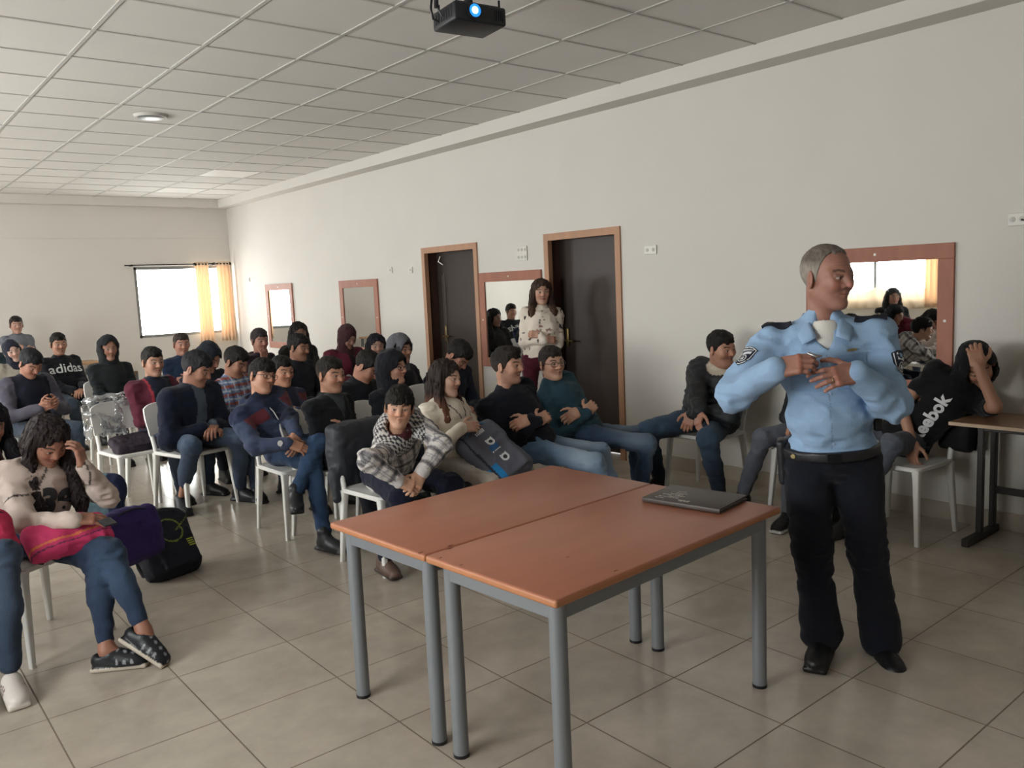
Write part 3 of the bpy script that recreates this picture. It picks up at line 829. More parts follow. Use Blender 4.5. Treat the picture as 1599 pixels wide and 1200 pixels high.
# ------------------------------------------------------------------ the room
def tile_floor_mat():
    m = bpy.data.materials.new('porcelain_floor'); m.use_nodes = True; nt = m.node_tree; N = nt.nodes; L = nt.links; p = N['Principled BSDF']
    g = N.new('ShaderNodeNewGeometry'); mp = N.new('ShaderNodeMapping'); mp.inputs['Location'].default_value = (-1.5115 + .506 * 20, -4.122 + .502 * 20, 0)
    L.new(g.outputs['Position'], mp.inputs['Vector'])
    b = N.new('ShaderNodeTexBrick'); b.offset = 0; b.squash = 1; b.inputs['Scale'].default_value = 1; b.inputs['Brick Width'].default_value = .506; b.inputs['Row Height'].default_value = .502
    b.inputs['Mortar Size'].default_value = .0032; b.inputs['Mortar Smooth'].default_value = .1; b.inputs['Bias'].default_value = 0
    b.inputs['Color1'].default_value = rgba('b5ab9e'); b.inputs['Color2'].default_value = rgba('afa598'); b.inputs['Mortar'].default_value = rgba('75695c')
    L.new(mp.outputs[0], b.inputs['Vector'])
    n = N.new('ShaderNodeTexNoise'); n.inputs['Scale'].default_value = 3.5; n.inputs['Detail'].default_value = 8; n.inputs['Roughness'].default_value = .65
    L.new(g.outputs['Position'], n.inputs['Vector'])
    mr = N.new('ShaderNodeMapRange'); mr.inputs['From Min'].default_value = .3; mr.inputs['From Max'].default_value = .7; mr.inputs['To Min'].default_value = .84; mr.inputs['To Max'].default_value = 1.12
    L.new(n.outputs['Fac'], mr.inputs['Value'])
    v = N.new('ShaderNodeVectorMath'); v.operation = 'SCALE'; L.new(b.outputs['Color'], v.inputs[0]); L.new(mr.outputs[0], v.inputs['Scale'])
    L.new(v.outputs[0], p.inputs['Base Color'])
    r = N.new('ShaderNodeMapRange'); r.inputs['To Min'].default_value = .21; r.inputs['To Max'].default_value = .7; L.new(b.outputs['Fac'], r.inputs['Value']); L.new(r.outputs[0], p.inputs['Roughness'])
    bp = N.new('ShaderNodeBump'); bp.inputs['Strength'].default_value = .4; bp.inputs['Distance'].default_value = .002; bp.invert = True
    L.new(b.outputs['Fac'], bp.inputs['Height']); L.new(bp.outputs[0], p.inputs['Normal'])
    return m
def glass_mat():
    m = bpy.data.materials.new('window_glass'); m.use_nodes = True; nt = m.node_tree; N = nt.nodes; L = nt.links
    N.remove(N['Principled BSDF']); t = N.new('ShaderNodeBsdfTransparent'); t.inputs[0].default_value = (.94, .96, .96, 1); g = N.new('ShaderNodeBsdfGlossy'); g.inputs['Roughness'].default_value = .02
    x = N.new('ShaderNodeMixShader'); x.inputs[0].default_value = .06; L.new(t.outputs[0], x.inputs[1]); L.new(g.outputs[0], x.inputs[2]); L.new(x.outputs[0], N['Material Output'].inputs[0]); return m
def curtain_mat(name, c, tr):
    m = bpy.data.materials.new(name); m.use_nodes = True; nt = m.node_tree; N = nt.nodes; L = nt.links; p = N['Principled BSDF']
    p.inputs['Roughness'].default_value = .9; p.inputs['Base Color'].default_value = rgba(c)
    t = N.new('ShaderNodeBsdfTranslucent'); t.inputs[0].default_value = rgba(c); x = N.new('ShaderNodeMixShader'); x.inputs[0].default_value = tr
    L.new(p.outputs[0], x.inputs[1]); L.new(t.outputs[0], x.inputs[2]); L.new(x.outputs[0], N['Material Output'].inputs[0]); return m

M_wall = mat('painted_plaster', 'cdc9c3', .8, bump=.15, bscale=25, var=.015, vscale=2)
M_ceil = mat('ceiling_panel', 'd3d0cb', .85, var=.03, vscale=1.1, bump=.2, bscale=180)
M_floor = tile_floor_mat(); M_glass = glass_mat()
M_alu = mat('grey_aluminium', '8d8d8c', .4, .6); M_tbar = mat('white_tbar', 'b6b3ae', .6)
M_jamb = mat('door_frame_wood', 'a97f62', .55, var=.08, vscale=12, stretch=(1, 1, .15)); M_door = mat('dark_brown_door', '382d28', .5, var=.05); M_reveal = mat('brown_reveal', '4a3329', .55, var=.06)
M_mframe = mat('reddish_wood', '96604c', .6, var=.10, vscale=14, bump=.1, bscale=90, stretch=(1, 1, .3)); M_mirror = mat('mirror_glass', 'e4e6e4', .015, 1.0)
M_skirt = mat('skirting_tile', 'a79d8f', .4, var=.05, vscale=5)
M_white = mat('white_plastic', 'd9d8d4', .38, spec=.5); M_plate = mat('socket_plastic', 'cfcbc4', .35); M_black = mat('black_plastic', '16161a', .4)

def st(o): o['kind'] = 'structure'; return o
def wall_cells(m, a0, a1, z0, z1, holes, put):
    """cuts a wall into boxes around its openings"""
    As = sorted({a0, a1} | {h_[0] for h_ in holes} | {h_[1] for h_ in holes})
    for p, q in zip(As, As[1:]):
        zs = [(z0, z1)]
        for h_ in holes:
            if h_[0] <= p and h_[1] >= q:
                nz = []
                for u, v in zs:
                    if h_[3] <= u or h_[2] >= v: nz.append((u, v)); continue
                    if h_[2] > u: nz.append((u, h_[2]))
                    if h_[3] < v: nz.append((h_[3], v))
                zs = nz
        for u, v in zs: put(m, p, q, u, v)
TW = .24
st(MB().box((XL - TW, YF - TW, -.12), (XR + TW, YB + TW, 0)).build('floor', M_floor))
m = MB(); m.box((XL - TW, YF - TW, ZC), (XR + TW, YB + TW, ZC + .15)); st(m.build('ceiling', M_ceil))
m = MB(); x = .752 - .643 * 4
while x < XBEAM - .05:
    if x > XL: m.box((x - .011, YF, ZC - .006), (x + .011, YB - .25, ZC + .004))
    x += .643
y = 4.811 - .643 * 11
while y < YB - .3:
    if y > YF: m.box((XL, y - .008, ZC - .0055), (XBEAM, y + .008, ZC + .004))
    y += .643
st(m.build('trim_1', M_tbar))['label'] = 'white metal grid between the ceiling panels'
DOORS = [(5.06, 6.05, 2.095), (7.14, 8.195, 2.09)]
m = MB(); wall_cells(m, YF, YB + TW, 0, ZC, [(a, b, 0, t) for a, b, t in DOORS], lambda m, p, q, u, v: m.box((XR, p, u), (XR + TW, q, v)))
st(m.build('wall_right', M_wall))
m = MB(); bw = BACK_WINDOW
wall_cells(m, XL, XR, 0, ZC, [bw], lambda m, p, q, u, v: m.box((p, YB, u), (q, YB + TW, v))); st(m.build('wall_back', M_wall))
m = MB(); wall_cells(m, YF, YB + TW, 0, ZC, LEFT_WINDOWS, lambda m, p, q, u, v: m.box((XL - TW, p, u), (XL, q, v))); st(m.build('wall_left', M_wall))
st(MB().box((XL - TW, YF - TW, 0), (XR + TW, YF, ZC)).build('wall_front', M_wall))
st(MB().box((XBEAM, YF, ZB), (XR, YB, ZC), .003).build('trim_2', M_wall))['label'] = 'plaster beam along the top of the long wall'
st(MB().box((XL, YB - .24, ZB), (XBEAM, YB, ZC), .003).build('trim_3', M_wall))['label'] = 'plaster beam along the top of the end wall'
st(MB().box((XL, YB - .018, 2.62), (XR, YB, ZB - .0)).build('trim_4', M_wall))['label'] = 'slightly raised plaster band above the end wall window'
m = MB()
for a, b in ((YF, 5.0), (6.11, 7.08), (8.26, YB)): m.box((XR - .012, a, 0), (XR, b, .115), .002)
st(m.build('baseboard_right', M_skirt)); st(MB().box((XL, YB - .012, 0), (XR - .012, YB, .115), .002).build('baseboard_back', M_skirt)); st(MB().box((XL, YF, 0), (XL + .012, YB - .012, .115), .002).build('baseboard_left', M_skirt))

for i, (a, b, t) in enumerate(DOORS):
    m = MB(); w = .062; xo = XR - .018; xi = XR + .035
    m.box((xo, a - .006, 0), (xi, a + w - .006, t - w)); m.box((xo, b - w + .006, 0), (xi, b + .006, t - w)); m.box((xo, a - .006, t - w), (xi, b + .006, t + .004))
    fr = st(m.build('door_%d' % (i + 1), M_jamb)); fr['label'] = ['wide dark doorway nearest the officer', 'narrow dark doorway between the two mirrors'][i]
    m = MB(); m.box((xi, a, 0), (XR + TW, a + .02, t)); m.box((xi, b - .02, 0), (XR + TW, b, t)); m.box((xi, a, t - .02), (XR + TW, b, t)); m.build('reveal', M_reveal, fr)
    m = MB(); m.box((XR + .17, a + .02, .005), (XR + .215, b - .02, t - .02), .003); lf_ = m.build('door_leaf', M_door, fr)
    m = MB(); yy = b - .16 if i else b - .10
    m.box((XR + .150, yy - .02, 1.0), (XR + .168, yy + .02, 1.18), .004); m.tube([(XR + .165, yy, 1.06), (XR + .115, yy, 1.06), (XR + .112, yy - .03, 1.06), (XR + .112, yy - .12, 1.058)], .009, 8)
    m.build('door_handle', mat('brass', 'a08a5a', .3, .9), lf_, smooth=True)
    if i:
        m = MB(); m.box((XR + .145, b - .20, .02), (XR + .150, b - .192, t - .30)); m.box((XR + .145, b - .165, .02), (XR + .150, b - .160, t - .32)); m.tube([(XR + .13, b - .17, t - .1), (XR + .12, b - .14, t - .16), (XR + .14, b - .2, t - .2)], .006, 6)
        m.build('edge_strip', mat('steel_strip', '9a948c', .3, .7), fr)

# windows
def window(name, wall, a0, a1, z0, z1, mull, lab):
    """wall 'left' or 'back'"""
    def bx(m, p, q, u, v, d0, d1):
        if wall == 'back': m.box((p, YB + d0, u), (q, YB + d1, v), .003)
        else: m.box((XL - d1, p, u), (XL - d0, q, v), .003)
    m = MB(); w = .045
    bx(m, a0, a1, z0, z0 + w, .01, .09); bx(m, a0, a1, z1 - w, z1, .01, .09); bx(m, a0, a0 + w, z0, z1, .01, .09); bx(m, a1 - w, a1, z0, z1, .01, .09)
    for c_ in mull: bx(m, c_ - .025, c_ + .025, z0, z1, .02, .08)
    fr = st(m.build(name, M_alu)); fr['label'] = lab
    m = MB(); bx(m, a0 + w, a1 - w, z0 + w, z1 - w, .045, .051); m.build('pane', M_glass, fr)
    return fr
window('window_1', 'back', *BACK_WINDOW, [4.98], 'bright aluminium sliding window in the end wall')
for i, (a, b, u, v) in enumerate(LEFT_WINDOWS): window('window_%d' % (i + 2), 'left', a, b, u, v, [a + (b - a) / 3, a + (b - a) * 2 / 3], 'bright aluminium window in the left wall, seen in the mirrors')

M_cur = curtain_mat('apricot_curtain', 'f2dcc2', .35); M_sheer = curtain_mat('sheer_curtain', 'e2d6c6', .6); M_rod = mat('curtain_rod', '3a3432', .35, .7)
def curtain(name, p0, p1, z0, z1, waves, amp, material, label, group=None, wavytop=0):
    p0 = np.array(p0, float); p1 = np.array(p1, float); d = nrm(np.append(p1 - p0, 0))[:2]; nn = np.array([-d[1], d[0]]); m = MB(); nu, nz = waves * 10, 16; g = []
    for i in range(nu + 1):
        t = i / nu; col = []
        for j in range(nz + 1):
            s_ = j / nz; sp = 1 + .10 * (1 - s_)
            c = (p0 + p1) / 2 + (p1 - p0) * (t - .5) * sp; ph = t * waves * 2 * math.pi
            c = c + nn * amp * (math.sin(ph) + .3 * math.sin(ph * 2.3 + s_ * 2)) * (.75 + .35 * (1 - s_))
            zt = z1 - wavytop * (abs(math.sin(t * math.pi * 4)) ** .5 if wavytop else 0)
            col.append(m.bm.verts.new((c[0], c[1], z0 + (zt - z0) * s_)))
        g.append(col)
    for i in range(nu):
        for j in range(nz): m.bm.faces.new((g[i][j], g[i + 1][j], g[i + 1][j + 1], g[i][j + 1]))
    o = m.build(name, material, smooth=True, angle=180); sm = o.modifiers.new('thick', 'SOLIDIFY'); sm.thickness = .002
    tag(o, label, 'curtain', group); return o
curtain('curtain', (4.80, YB - .11), (5.02, YB - .11), .86, 2.22, 4, .022, M_cur, 'apricot curtain bunched at the middle of the end wall window')
curtain('curtain', (5.16, YB - .11), (5.385, YB - .11), .88, 2.22, 4, .022, M_cur, 'apricot curtain gathered in the corner beside the far mirror')
m = MB(); m.tube([(3.70, YB - .11, 2.185), (5.41, YB - .11, 2.185)], .011, 10); m.box((3.80, YB - .12, 2.17), (3.82, YB, 2.2)); m.box((5.08, YB - .12, 2.17), (5.10, YB, 2.2))
for xx in (4.80, 5.12, 5.39): m.cyl((xx - .02, YB - .11, 2.185), (xx + .012, YB - .11, 2.185), .024)
tag(m.build('curtain_rod', M_rod, smooth=True), 'dark metal curtain rod above the end wall window', 'curtain rod')
for i, (yy, w_) in enumerate(((5.62, .32), (8.85, .35), (10.3, .3), (1.1, .4))):
    curtain('curtain', (XL + .10, yy - w_ / 2), (XL + .10, yy + w_ / 2), 1.0, 2.55, 4, .025, M_cur, ['orange curtain at the near end of the long window reflected in the big mirror', 'orange curtain at the far end of the long left wall window', 'orange curtain on the furthest left wall window', 'orange curtain on the left wall window nearest the camera'][i])
curtain('curtain', (XL + .05, 5.85), (XL + .05, 8.65), .98, 1.38, 16, .02, M_sheer, 'low sheer curtain along the bottom of the long left wall window', wavytop=.14)
for yy0, yy1, lb in ((5.3, 9.1, 'curtain rod above the long left wall window'), (10.1, 13.2, 'curtain rod above the furthest left wall window'), (.9, 3.8, 'curtain rod above the left wall window nearest the camera')):
    m = MB(); m.tube([(XL + .10, yy0, 2.56), (XL + .10, yy1, 2.56)], .011, 8)
    for q_ in (yy0 + .1, yy1 - .1): m.box((XL, q_ - .01, 2.55), (XL + .10, q_ + .01, 2.57))
    tag(m.build('curtain_rod', M_rod, smooth=True), 'dark ' + lb, 'curtain rod')

def wall_mirror(y0, y1, z0, z1, label):
    w = .098; r = empty('wall_mirror', (XR, (y0 + y1) / 2, z0)); tag(r, label, 'mirror', 'framed mirrors on the long wall')
    h_ = (y1 - y0) / 2; H = z1 - z0; m = MB(); T_ = .022
    for lo, hi in (((-T_, -h_, 0), (0, h_, w)), ((-T_, -h_, H - w), (0, h_, H)), ((-T_, -h_, w), (0, -h_ + w, H - w)), ((-T_, h_ - w, w), (0, h_, H - w))): m.box(lo, hi, .003)
    m.build('frame', M_mframe, r)
    m = MB(); m.box((-.012, -h_ + w - .002, w - .002), (-.002, h_ - w + .002, H - w + .002)); m.build('mirror_pane', M_mirror, r)
    m = MB()
    for yy, zz in ((0, H - w / 2), (0, w / 2), (-h_ + w / 2, H / 2), (h_ - w / 2, H / 2)): m.cyl((-T_ - .002, yy, zz), (-T_ + .001, yy, zz), .009, n=12)
    m.build('screw_cap', M_plate, r)
wall_mirror(2.245, 3.255, .80, 1.775, 'large wood framed mirror behind the officer with window reflection')
wall_mirror(6.11, 7.115, .765, 1.765, 'wood framed mirror between the two doorways beside the standing woman')
wall_mirror(9.245, 10.265, .79, 1.775, 'wood framed mirror beyond the far doorway above the hijab wearer')
wall_mirror(11.755, 12.73, .79, 1.79, 'wood framed mirror nearest the end wall window')

def socket(y, z, w, h_, lab, n=2, nm='wall_socket'):
    r = empty(nm, (XR, y, z)); tag(r, lab, 'wall socket'); m = MB(); m.box((-.014, -w / 2, -h_ / 2), (0, w / 2, h_ / 2), .004); m.build('cover_plate', M_plate, r)
    m = MB(); rows = 2 if h_ > .1 else 1
    for k in range(n):
        for j in range(rows):
            cy_ = (-w / 2 + w * (k + .5) / n); cz = (-h_ / 2 + h_ * (j + .5) / rows); m.cyl((-.017, cy_, cz), (-.012, cy_, cz), .016, n=14); m.box((-.019, cy_ - .004, cz - .010), (-.016, cy_ + .004, cz + .010))
    m.build('outlet', mat('outlet_face', 'b4b0aa', .4), r)
socket(6.39, 1.935, .15, .145, 'large white switch panel above the mirror between doorways', 3)
socket(4.71, 1.872, .13, .075, 'double white socket on the wall right of the wide doorway'); socket(8.92, 1.869, .075, .075, 'left one of two small white sockets beyond the far doorway', 1)
socket(8.46, 1.853, .075, .075, 'right one of two small white sockets beside the far doorway', 1); socket(1.90, 1.885, .10, .075, 'white socket with black cable at the right edge', 2); socket(13.38, 1.89, .05, .07, 'tiny white socket near the room corner', 1)
m = MB(); m.tube([(XR - .03, 1.87, 1.88), (XR - .07, 1.84, 1.875), (XR - .06, 1.80, 1.80), (XR - .02, 1.79, 1.70), (XR - .01, 1.78, 1.4)], .006, 8); tag(m.build('power_cable', M_black, smooth=True), 'black cable hanging from the socket at the right edge', 'cable')

# ceiling items
r = empty('ceiling_lamp', (2.369, 7.702, ZC)); tag(r, 'round flush white lamp disc in the ceiling panels', 'ceiling lamp')
m = MB(); m.cyl((0, 0, -.022), (0, 0, 0), .13, .145, n=32); m.build('rim', M_tbar, r, smooth=True)
m = MB(); m.cyl((0, 0, -.026), (0, 0, -.020), .105, .115, n=32); m.build('diffuser', mat('dull_diffuser', '6f7471', .35), r, smooth=True)
for (px, py), lb in (((268, 297), 'pale square light panel in the ceiling at the back wall'), ((352, 269), 'pale square light panel in the ceiling nearest the wall beam')):
    p = at_z(px, py, ZC); gx = .752 + .643 * math.floor((p[0] - .752) / .643); gy = 4.811 + .643 * math.floor((p[1] - 4.811) / .643)
    tag(MB().box((gx + .02, gy + .02, ZC - .004), (gx + .62, gy + .62, ZC + .002)).build('ceiling_panel_lamp', mat('light_panel_%d' % px, 'eceae6', .3)), lb, 'panel lamp')

# projector
pc = [np.array(q) for q in ((2.451, 3.296, 2.9), (2.713, 3.263, 2.9), (2.404, 3.404, 2.9))]
ex = nrm(pc[1] - pc[0]); ang = math.degrees(math.atan2(ex[1], ex[0])); ctr = pc[0] + ex * .145 + np.array([-ex[1], ex[0], 0]) * .12
r = empty('projector', (ctr[0], ctr[1], 2.9), math.radians(ang)); tag(r, 'black ceiling projector with a glowing blue-white lens', 'projector')
m = MB(); m.box((-.145, -.115, .0), (.145, .115, .088), .012, 3); bd = m.build('body', mat('projector_black', '1b1d22', .45), r, smooth=True)
m = MB()
for k in range(7): m.box((-.1465, -.085 + k * .026, .022), (-.143, -.073 + k * .026, .068)); m.box((.143, -.085 + k * .026, .022), (.1465, -.073 + k * .026, .068))
for k in range(5): m.box((.075 + k * .012, -.1175, .02), (.081 + k * .012, -.113, .068))
m.build('vent_slat', M_black, bd)
m = MB(); m.cyl((-.045, -.135, .046), (-.045, -.10, .046), .036, .038, n=28); m.build('lens_ring', M_black, r, smooth=True)
ml = bpy.data.materials.new('lens_glow'); ml.use_nodes = True; p_ = ml.node_tree.nodes['Principled BSDF']; p_.inputs['Base Color'].default_value = rgba('0a1830'); p_.inputs['Emission Color'].default_value = (.02, .28, 1, 1); p_.inputs['Emission Strength'].default_value = 1.4; p_.inputs['Roughness'].default_value = .1
m = MB(); m.cyl((-.045, -.1385, .046), (-.045, -.133, .046), .030, n=28); m.build('lens', ml, r, smooth=True)
ml2 = bpy.data.materials.new('lamp_glow'); ml2.use_nodes = True; p_ = ml2.node_tree.nodes['Principled BSDF']; p_.inputs['Emission Color'].default_value = (.45, .85, 1, 1); p_.inputs['Emission Strength'].default_value = 8
m = MB(); m.cyl((-.047, -.1405, .046), (-.047, -.138, .046), .0165, n=20); m.build('lamp', ml2, r, smooth=True)
m = MB(); m.cyl((0, .0, .085), (0, .0, ZC - 2.9), .022, n=16); m.cyl((0, 0, ZC - 2.9 - .02), (0, 0, ZC - 2.9), .07, n=24); m.box((-.12, -.09, .088), (.12, .09, .098), .003)
for q_ in (-.12, .12):
    for q2 in (-.09, .09): m.cyl((q_, q2, .09), (q_, q2, .125), .006, n=8)
m.build('mount', M_black, r, smooth=True)
m = MB(); m.tube([(-.14, .05, .03), (-.17, .06, .045), (-.185, .05, .09), (-.17, .06, .15), (-.10, .07, .25), (-.05, .05, ZC - 2.9 - .005)], .006, 8); m.tube([(-.16, -.02, .035), (-.19, -.01, .09), (-.18, .0, .15), (-.11, .02, .26), (-.05, .02, ZC - 2.9 - .005)], .005, 8); m.cyl((-.187, -.01, .075), (-.185, -.01, .115), .011, n=10)
m.build('cable', M_black, r, smooth=True)

# ------------------------------------------------------------------ furniture
def make_chair():
    r = empty('plastic_chair', (0, 0, 0)); w = .215; d = .21; zs = .462
    def rr(hx, hy, rad, z, n=6, cx=0, cy_=0):
        P_ = []
        for (sx, sy, a0) in ((1, 1, 0), (-1, 1, 90), (-1, -1, 180), (1, -1, 270)):
            for k in range(n + 1):
                a = math.radians(a0 + 90 * k / n); P_.append((cx + sx * (hx - rad) + rad * math.cos(a), cy_ + sy * (hy - rad) + rad * math.sin(a), z))
        return P_
    m = MB(); m.loft([rr(d - .012, w - .012, .03, zs - .032), rr(d, w, .035, zs - .024), rr(d, w, .035, zs - .006), rr(d - .006, w - .006, .035, zs), rr(d - .03, w - .03, .03, zs - .004)]); m.build('seat', M_white, r, smooth=True)
    def leg(sx, sy):
        m = MB(); t = (sx * (d - .022), sy * (w - .022), zs - .014); b = (sx * (d + .012), sy * (w + .006), 0.0)
        rings = []
        for k, (f_, hw) in enumerate(((0, .024), (.15, .0195), (.6, .016), (1, .0125))):
            c = [t[i] + (b[i] - t[i]) * f_ for i in range(3)]; rings.append(rr(hw, hw, hw * .45, c[2], 3, c[0], c[1]))
        m.loft(rings); m.build('leg', M_white, r, smooth=True)
    for sx in (1, -1):
        for sy in (1, -1): leg(sx, sy)
    # back: two uprights rising from the rear corners and a curved panel
    for sy in (1, -1):
        m = MB(); pts = []
        for k in range(8):
            t = k / 7; pts.append((-d + .02 - .085 * t ** 1.3, sy * (w - .02 - .012 * t), zs - .01 + .20 * t))
        m.tube(pts, .0165, 10); m.build('back_upright', M_white, r, smooth=True)
    m = MB(); n1, n2 = 14, 6; F_, B_ = [], []
    for j in range(n2 + 1):
        v = j / n2; z = zs + .135 + .225 * v
        rowf, rowb = [], []
        for i in range(n1 + 1):
            u = -1 + 2 * i / n1; wv = (w - .004) * (1 - .10 * v ** 3); zz = z - .035 * (abs(u) ** 4) * v - (0 if v else -.0)
            xx = -d - .03 - .11 * v * .8 + .035 * u * u - .02
            if v == 0: zz = zs + .135 - .02 * (abs(u) ** 3)
            rowf.append((xx + .009, u * wv, zz)); rowb.append((xx - .009, u * wv, zz))
        F_.append(rowf); B_.append(rowb)
    bm = m.bm; VF = [[bm.verts.new(p) for p in r_] for r_ in F_]; VB = [[bm.verts.new(p) for p in r_] for r_ in B_]
    for j in range(n2):
        for i in range(n1): bm.faces.new((VF[j][i], VF[j][i + 1], VF[j + 1][i + 1], VF[j + 1][i])); bm.faces.new((VB[j][i], VB[j + 1][i], VB[j + 1][i + 1], VB[j][i + 1]))
    for i in range(n1): bm.faces.new((VF[0][i], VB[0][i], VB[0][i + 1], VF[0][i + 1])); bm.faces.new((VF[n2][i], VF[n2][i + 1], VB[n2][i + 1], VB[n2][i]))
    for j in range(n2): bm.faces.new((VF[j][0], VF[j + 1][0], VB[j + 1][0], VB[j][0])); bm.faces.new((VF[j][n1], VB[j][n1], VB[j + 1][n1], VF[j + 1][n1]))
    m.build('backrest', M_white, r, smooth=True, angle=50)
    return r
CHAIR = [make_chair(), False]
def chair(x, y, yaw, label):
    c = CHAIR[0] if not CHAIR[1] else copy_tree(CHAIR[0]); CHAIR[1] = True
    c.location = (x, y, 0); c.rotation_euler = (0, 0, math.radians(yaw)); tag(c, label, 'chair', 'white plastic chairs'); return c

M_lam = mat('orange_beech_laminate', 'a2664e', .38, var=.07, vscale=9, stretch=(.25, 1, 1)); M_edge = mat('beech_edge', 'ae7450', .45, var=.1, vscale=14, stretch=(.3, 1, 1)); M_steel = mat('grey_painted_steel', '7e8287', .42, .25)
def classroom_table(x, y, ang, lab, marks):
    LX, LY, H = 1.262, .622, .733
    r = empty('wooden_table', (x, y, 0), math.radians(ang)); tag(r, lab, 'table', 'orange classroom tables pushed together')
    m = MB(); m.box((0, 0, H - .027), (LX, LY, H), .009, 3); m.bm.faces.ensure_lookup_table()
    tt = m.build('table_top', M_lam, r, smooth=True); tt.data.materials.append(M_edge)
    for f_ in tt.data.polygons:
        if f_.normal.z < .7: f_.material_index = 1
    m = MB(); ix, iy = .055, .05
    for yy in (iy, LY - iy): m.box((ix, yy - .012, H - .087), (LX - ix, yy + .012, H - .027), .003)
    for xx in (ix, LX - ix): m.box((xx - .012, iy, H - .087), (xx + .012, LY - iy, H - .027), .003)
    m.build('frame_rail', M_steel, r)
    for xx in (ix + .01, LX - ix - .01):
        for yy in (iy + .01, LY - iy - .01):
            m = MB(); m.cyl((xx, yy, .008), (xx, yy, H - .027), .0275, n=28); lg = m.build('leg', M_steel, r, smooth=True)
            m = MB(); m.cyl((xx, yy, 0), (xx, yy, .012), .0285, .0290, n=24); m.build('foot_cap', M_black, lg, smooth=True)
    m = MB()
    for (a, b, s_) in marks:
        pts = [(a + s_ * math.cos(k) * (.6 + .4 * math.sin(k * 3 + a * 9)), b + .5 * s_ * math.sin(k) * (.7 + .3 * math.cos(k * 2)), H - .0005) for k in np.linspace(0, 6.0, 9)]
        vs = [m.bm.verts.new(p) for p in pts]; m.bm.faces.new(vs)
        v2 = [m.bm.verts.new((p[0], p[1], H + .0006)) for p in pts]; m.bm.faces.new(v2)
    if marks: m.build('chip', mat('chipped_laminate', '6e3a26', .8), r)
    return r
classroom_table(1.518, 1.700, 3.4, 'orange table nearest the camera with the black folder on it', [(.30, .235, .012), (.30, .03, .015), (.10, .612, .02), (.02, .45, .012), (.02, .56, .012)])
classroom_table(1.481, 2.326, 3.4, 'orange table on the far side, nearest the boy in plaid', [(.12, .01, .02), (.01, .03, .015)])

# black leather folder
cs = [np.array(q) for q in ((2.517, 2.227), (2.539, 1.884), (2.777, 1.926), (2.755, 2.279))]
ca = math.degrees(math.atan2(cs[2][1] - cs[1][1], cs[2][0] - cs[1][0])); r = empty('leather_folder', (cs[1][0], cs[1][1], .7335), math.radians(ca)); tag(r, 'dark brown leather folder with white stamped lettering on the table', 'folder')
m = MB(); m.box((0, 0, .0005), (.242, .345, .0075), .003); m.box((0, 0, .0145), (.242, .345, .021), .003); m.box((-.004, 0, .001), (.006, .345, .0205), .004); m.build('cover', mat('dark_leather', '3b312c', .42, bump=.3, bscale=250), r, smooth=True)
m = MB(); m.box((.006, .006, .0076), (.236, .339, .0144)); m.build('paper', mat('paper_edge', '8a857c', .8), r)
m = MB(); rng = random.Random(3)
def scrib(x0, y0, n, hgt, wd):
    for k in range(n):
        yy = y0 + k * wd * 1.25; m.box((x0, yy, .0208), (x0 + hgt * rng.uniform(.7, 1), yy + wd * .35, .0213)); m.box((x0 + hgt * rng.choice((0, .6)), yy, .0208), (x0 + hgt * rng.choice((.25, .8)) + .0005, yy + wd, .0213))
for x0, y0, n, hh_, w_ in ((.05, .21, 9, .010, .008), (.066, .215, 7, .008, .006), (.085, .20, 10, .010, .008), (.105, .22, 6, .010, .008), (.125, .21, 7, .006, .006), (.15, .225, 6, .007, .006), (.025, .265, 5, .012, .006), (.018, .15, 5, .014, .007), (.03, .15, 6, .012, .007)): scrib(x0, y0, n, hh_, w_)
m.build('lettering', mat('silver_stamp', 'c4c0b8', .5), r)

# side table by the long wall
r = empty('side_table', (5.19, 1.3, 0)); tag(r, 'brown table with dark steel legs beside the slumped boy', 'table')
m = MB(); m.box((-.24, -.85, .712), (.235, .76, .735), .004); m.build('table_top', mat('brown_laminate', '8a6a52', .28, var=.06, vscale=10, stretch=(1, .2, 1)), r)
m = MB(); m.box((-.2415, -.85, .714), (-.238, .762, .733)); m.box((-.24, .758, .714), (.235, .7615, .733)); m.build('edge_band', mat('pale_edge_band', 'c0a890', .3), r)
M_dk = mat('dark_steel', '33302f', .45, .3)
for s_ in (.66, -.74):
    m = MB(); m.box((-.235, s_ - .02, .0), (.215, s_ + .02, .045), .004); m.box((-.05, s_ - .016, .04), (-.01, s_ + .016, .712), .003); m.box((.14, s_ - .016, .04), (.18, s_ + .016, .712), .003); m.build('leg_frame', M_dk, r)
m = MB(); m.box((.145, -.73, .25), (.175, .65, .29), .003); m.box((-.045, -.73, .66), (-.015, .65, .70), .003); m.build('crossbar', M_dk, r)

# wooden desk by the end wall
r = empty('wooden_desk', (2.35, 13.72, 0)); tag(r, 'light brown desk standing against the end wall', 'desk')
MB().box((-.75, -.32, .72), (.75, .32, .75), .005).build('desk_top', mat('light_brown_wood', 'a07c58', .5, var=.08, vscale=9), r)
for sx in (-.7, .7):
    for sy in (-.27, .27): MB().box((sx - .02, sy - .02, 0), (sx + .02, sy + .02, .72), .003).build('leg', M_steel, r)
# ------------------------------------------------------------------ everybody in the room
OFF = (3.2, 1.65)
def hd(x, y, z): return at_z(x, y, z)
def ycol(V, ctx): return (V - ctx['P']) @ ctx['TF'].T
def setc(C, m, c): C[m] = lin(c)
JE = dict(col='303a4b', denim=.45, wash='708196')
JL = dict(col='566e8a', denim=.55, wash='a9b9c6')
JD = dict(col='262e3b', denim=.3, wash='5d6c7e')
DARKT = dict(col='1b1e28')

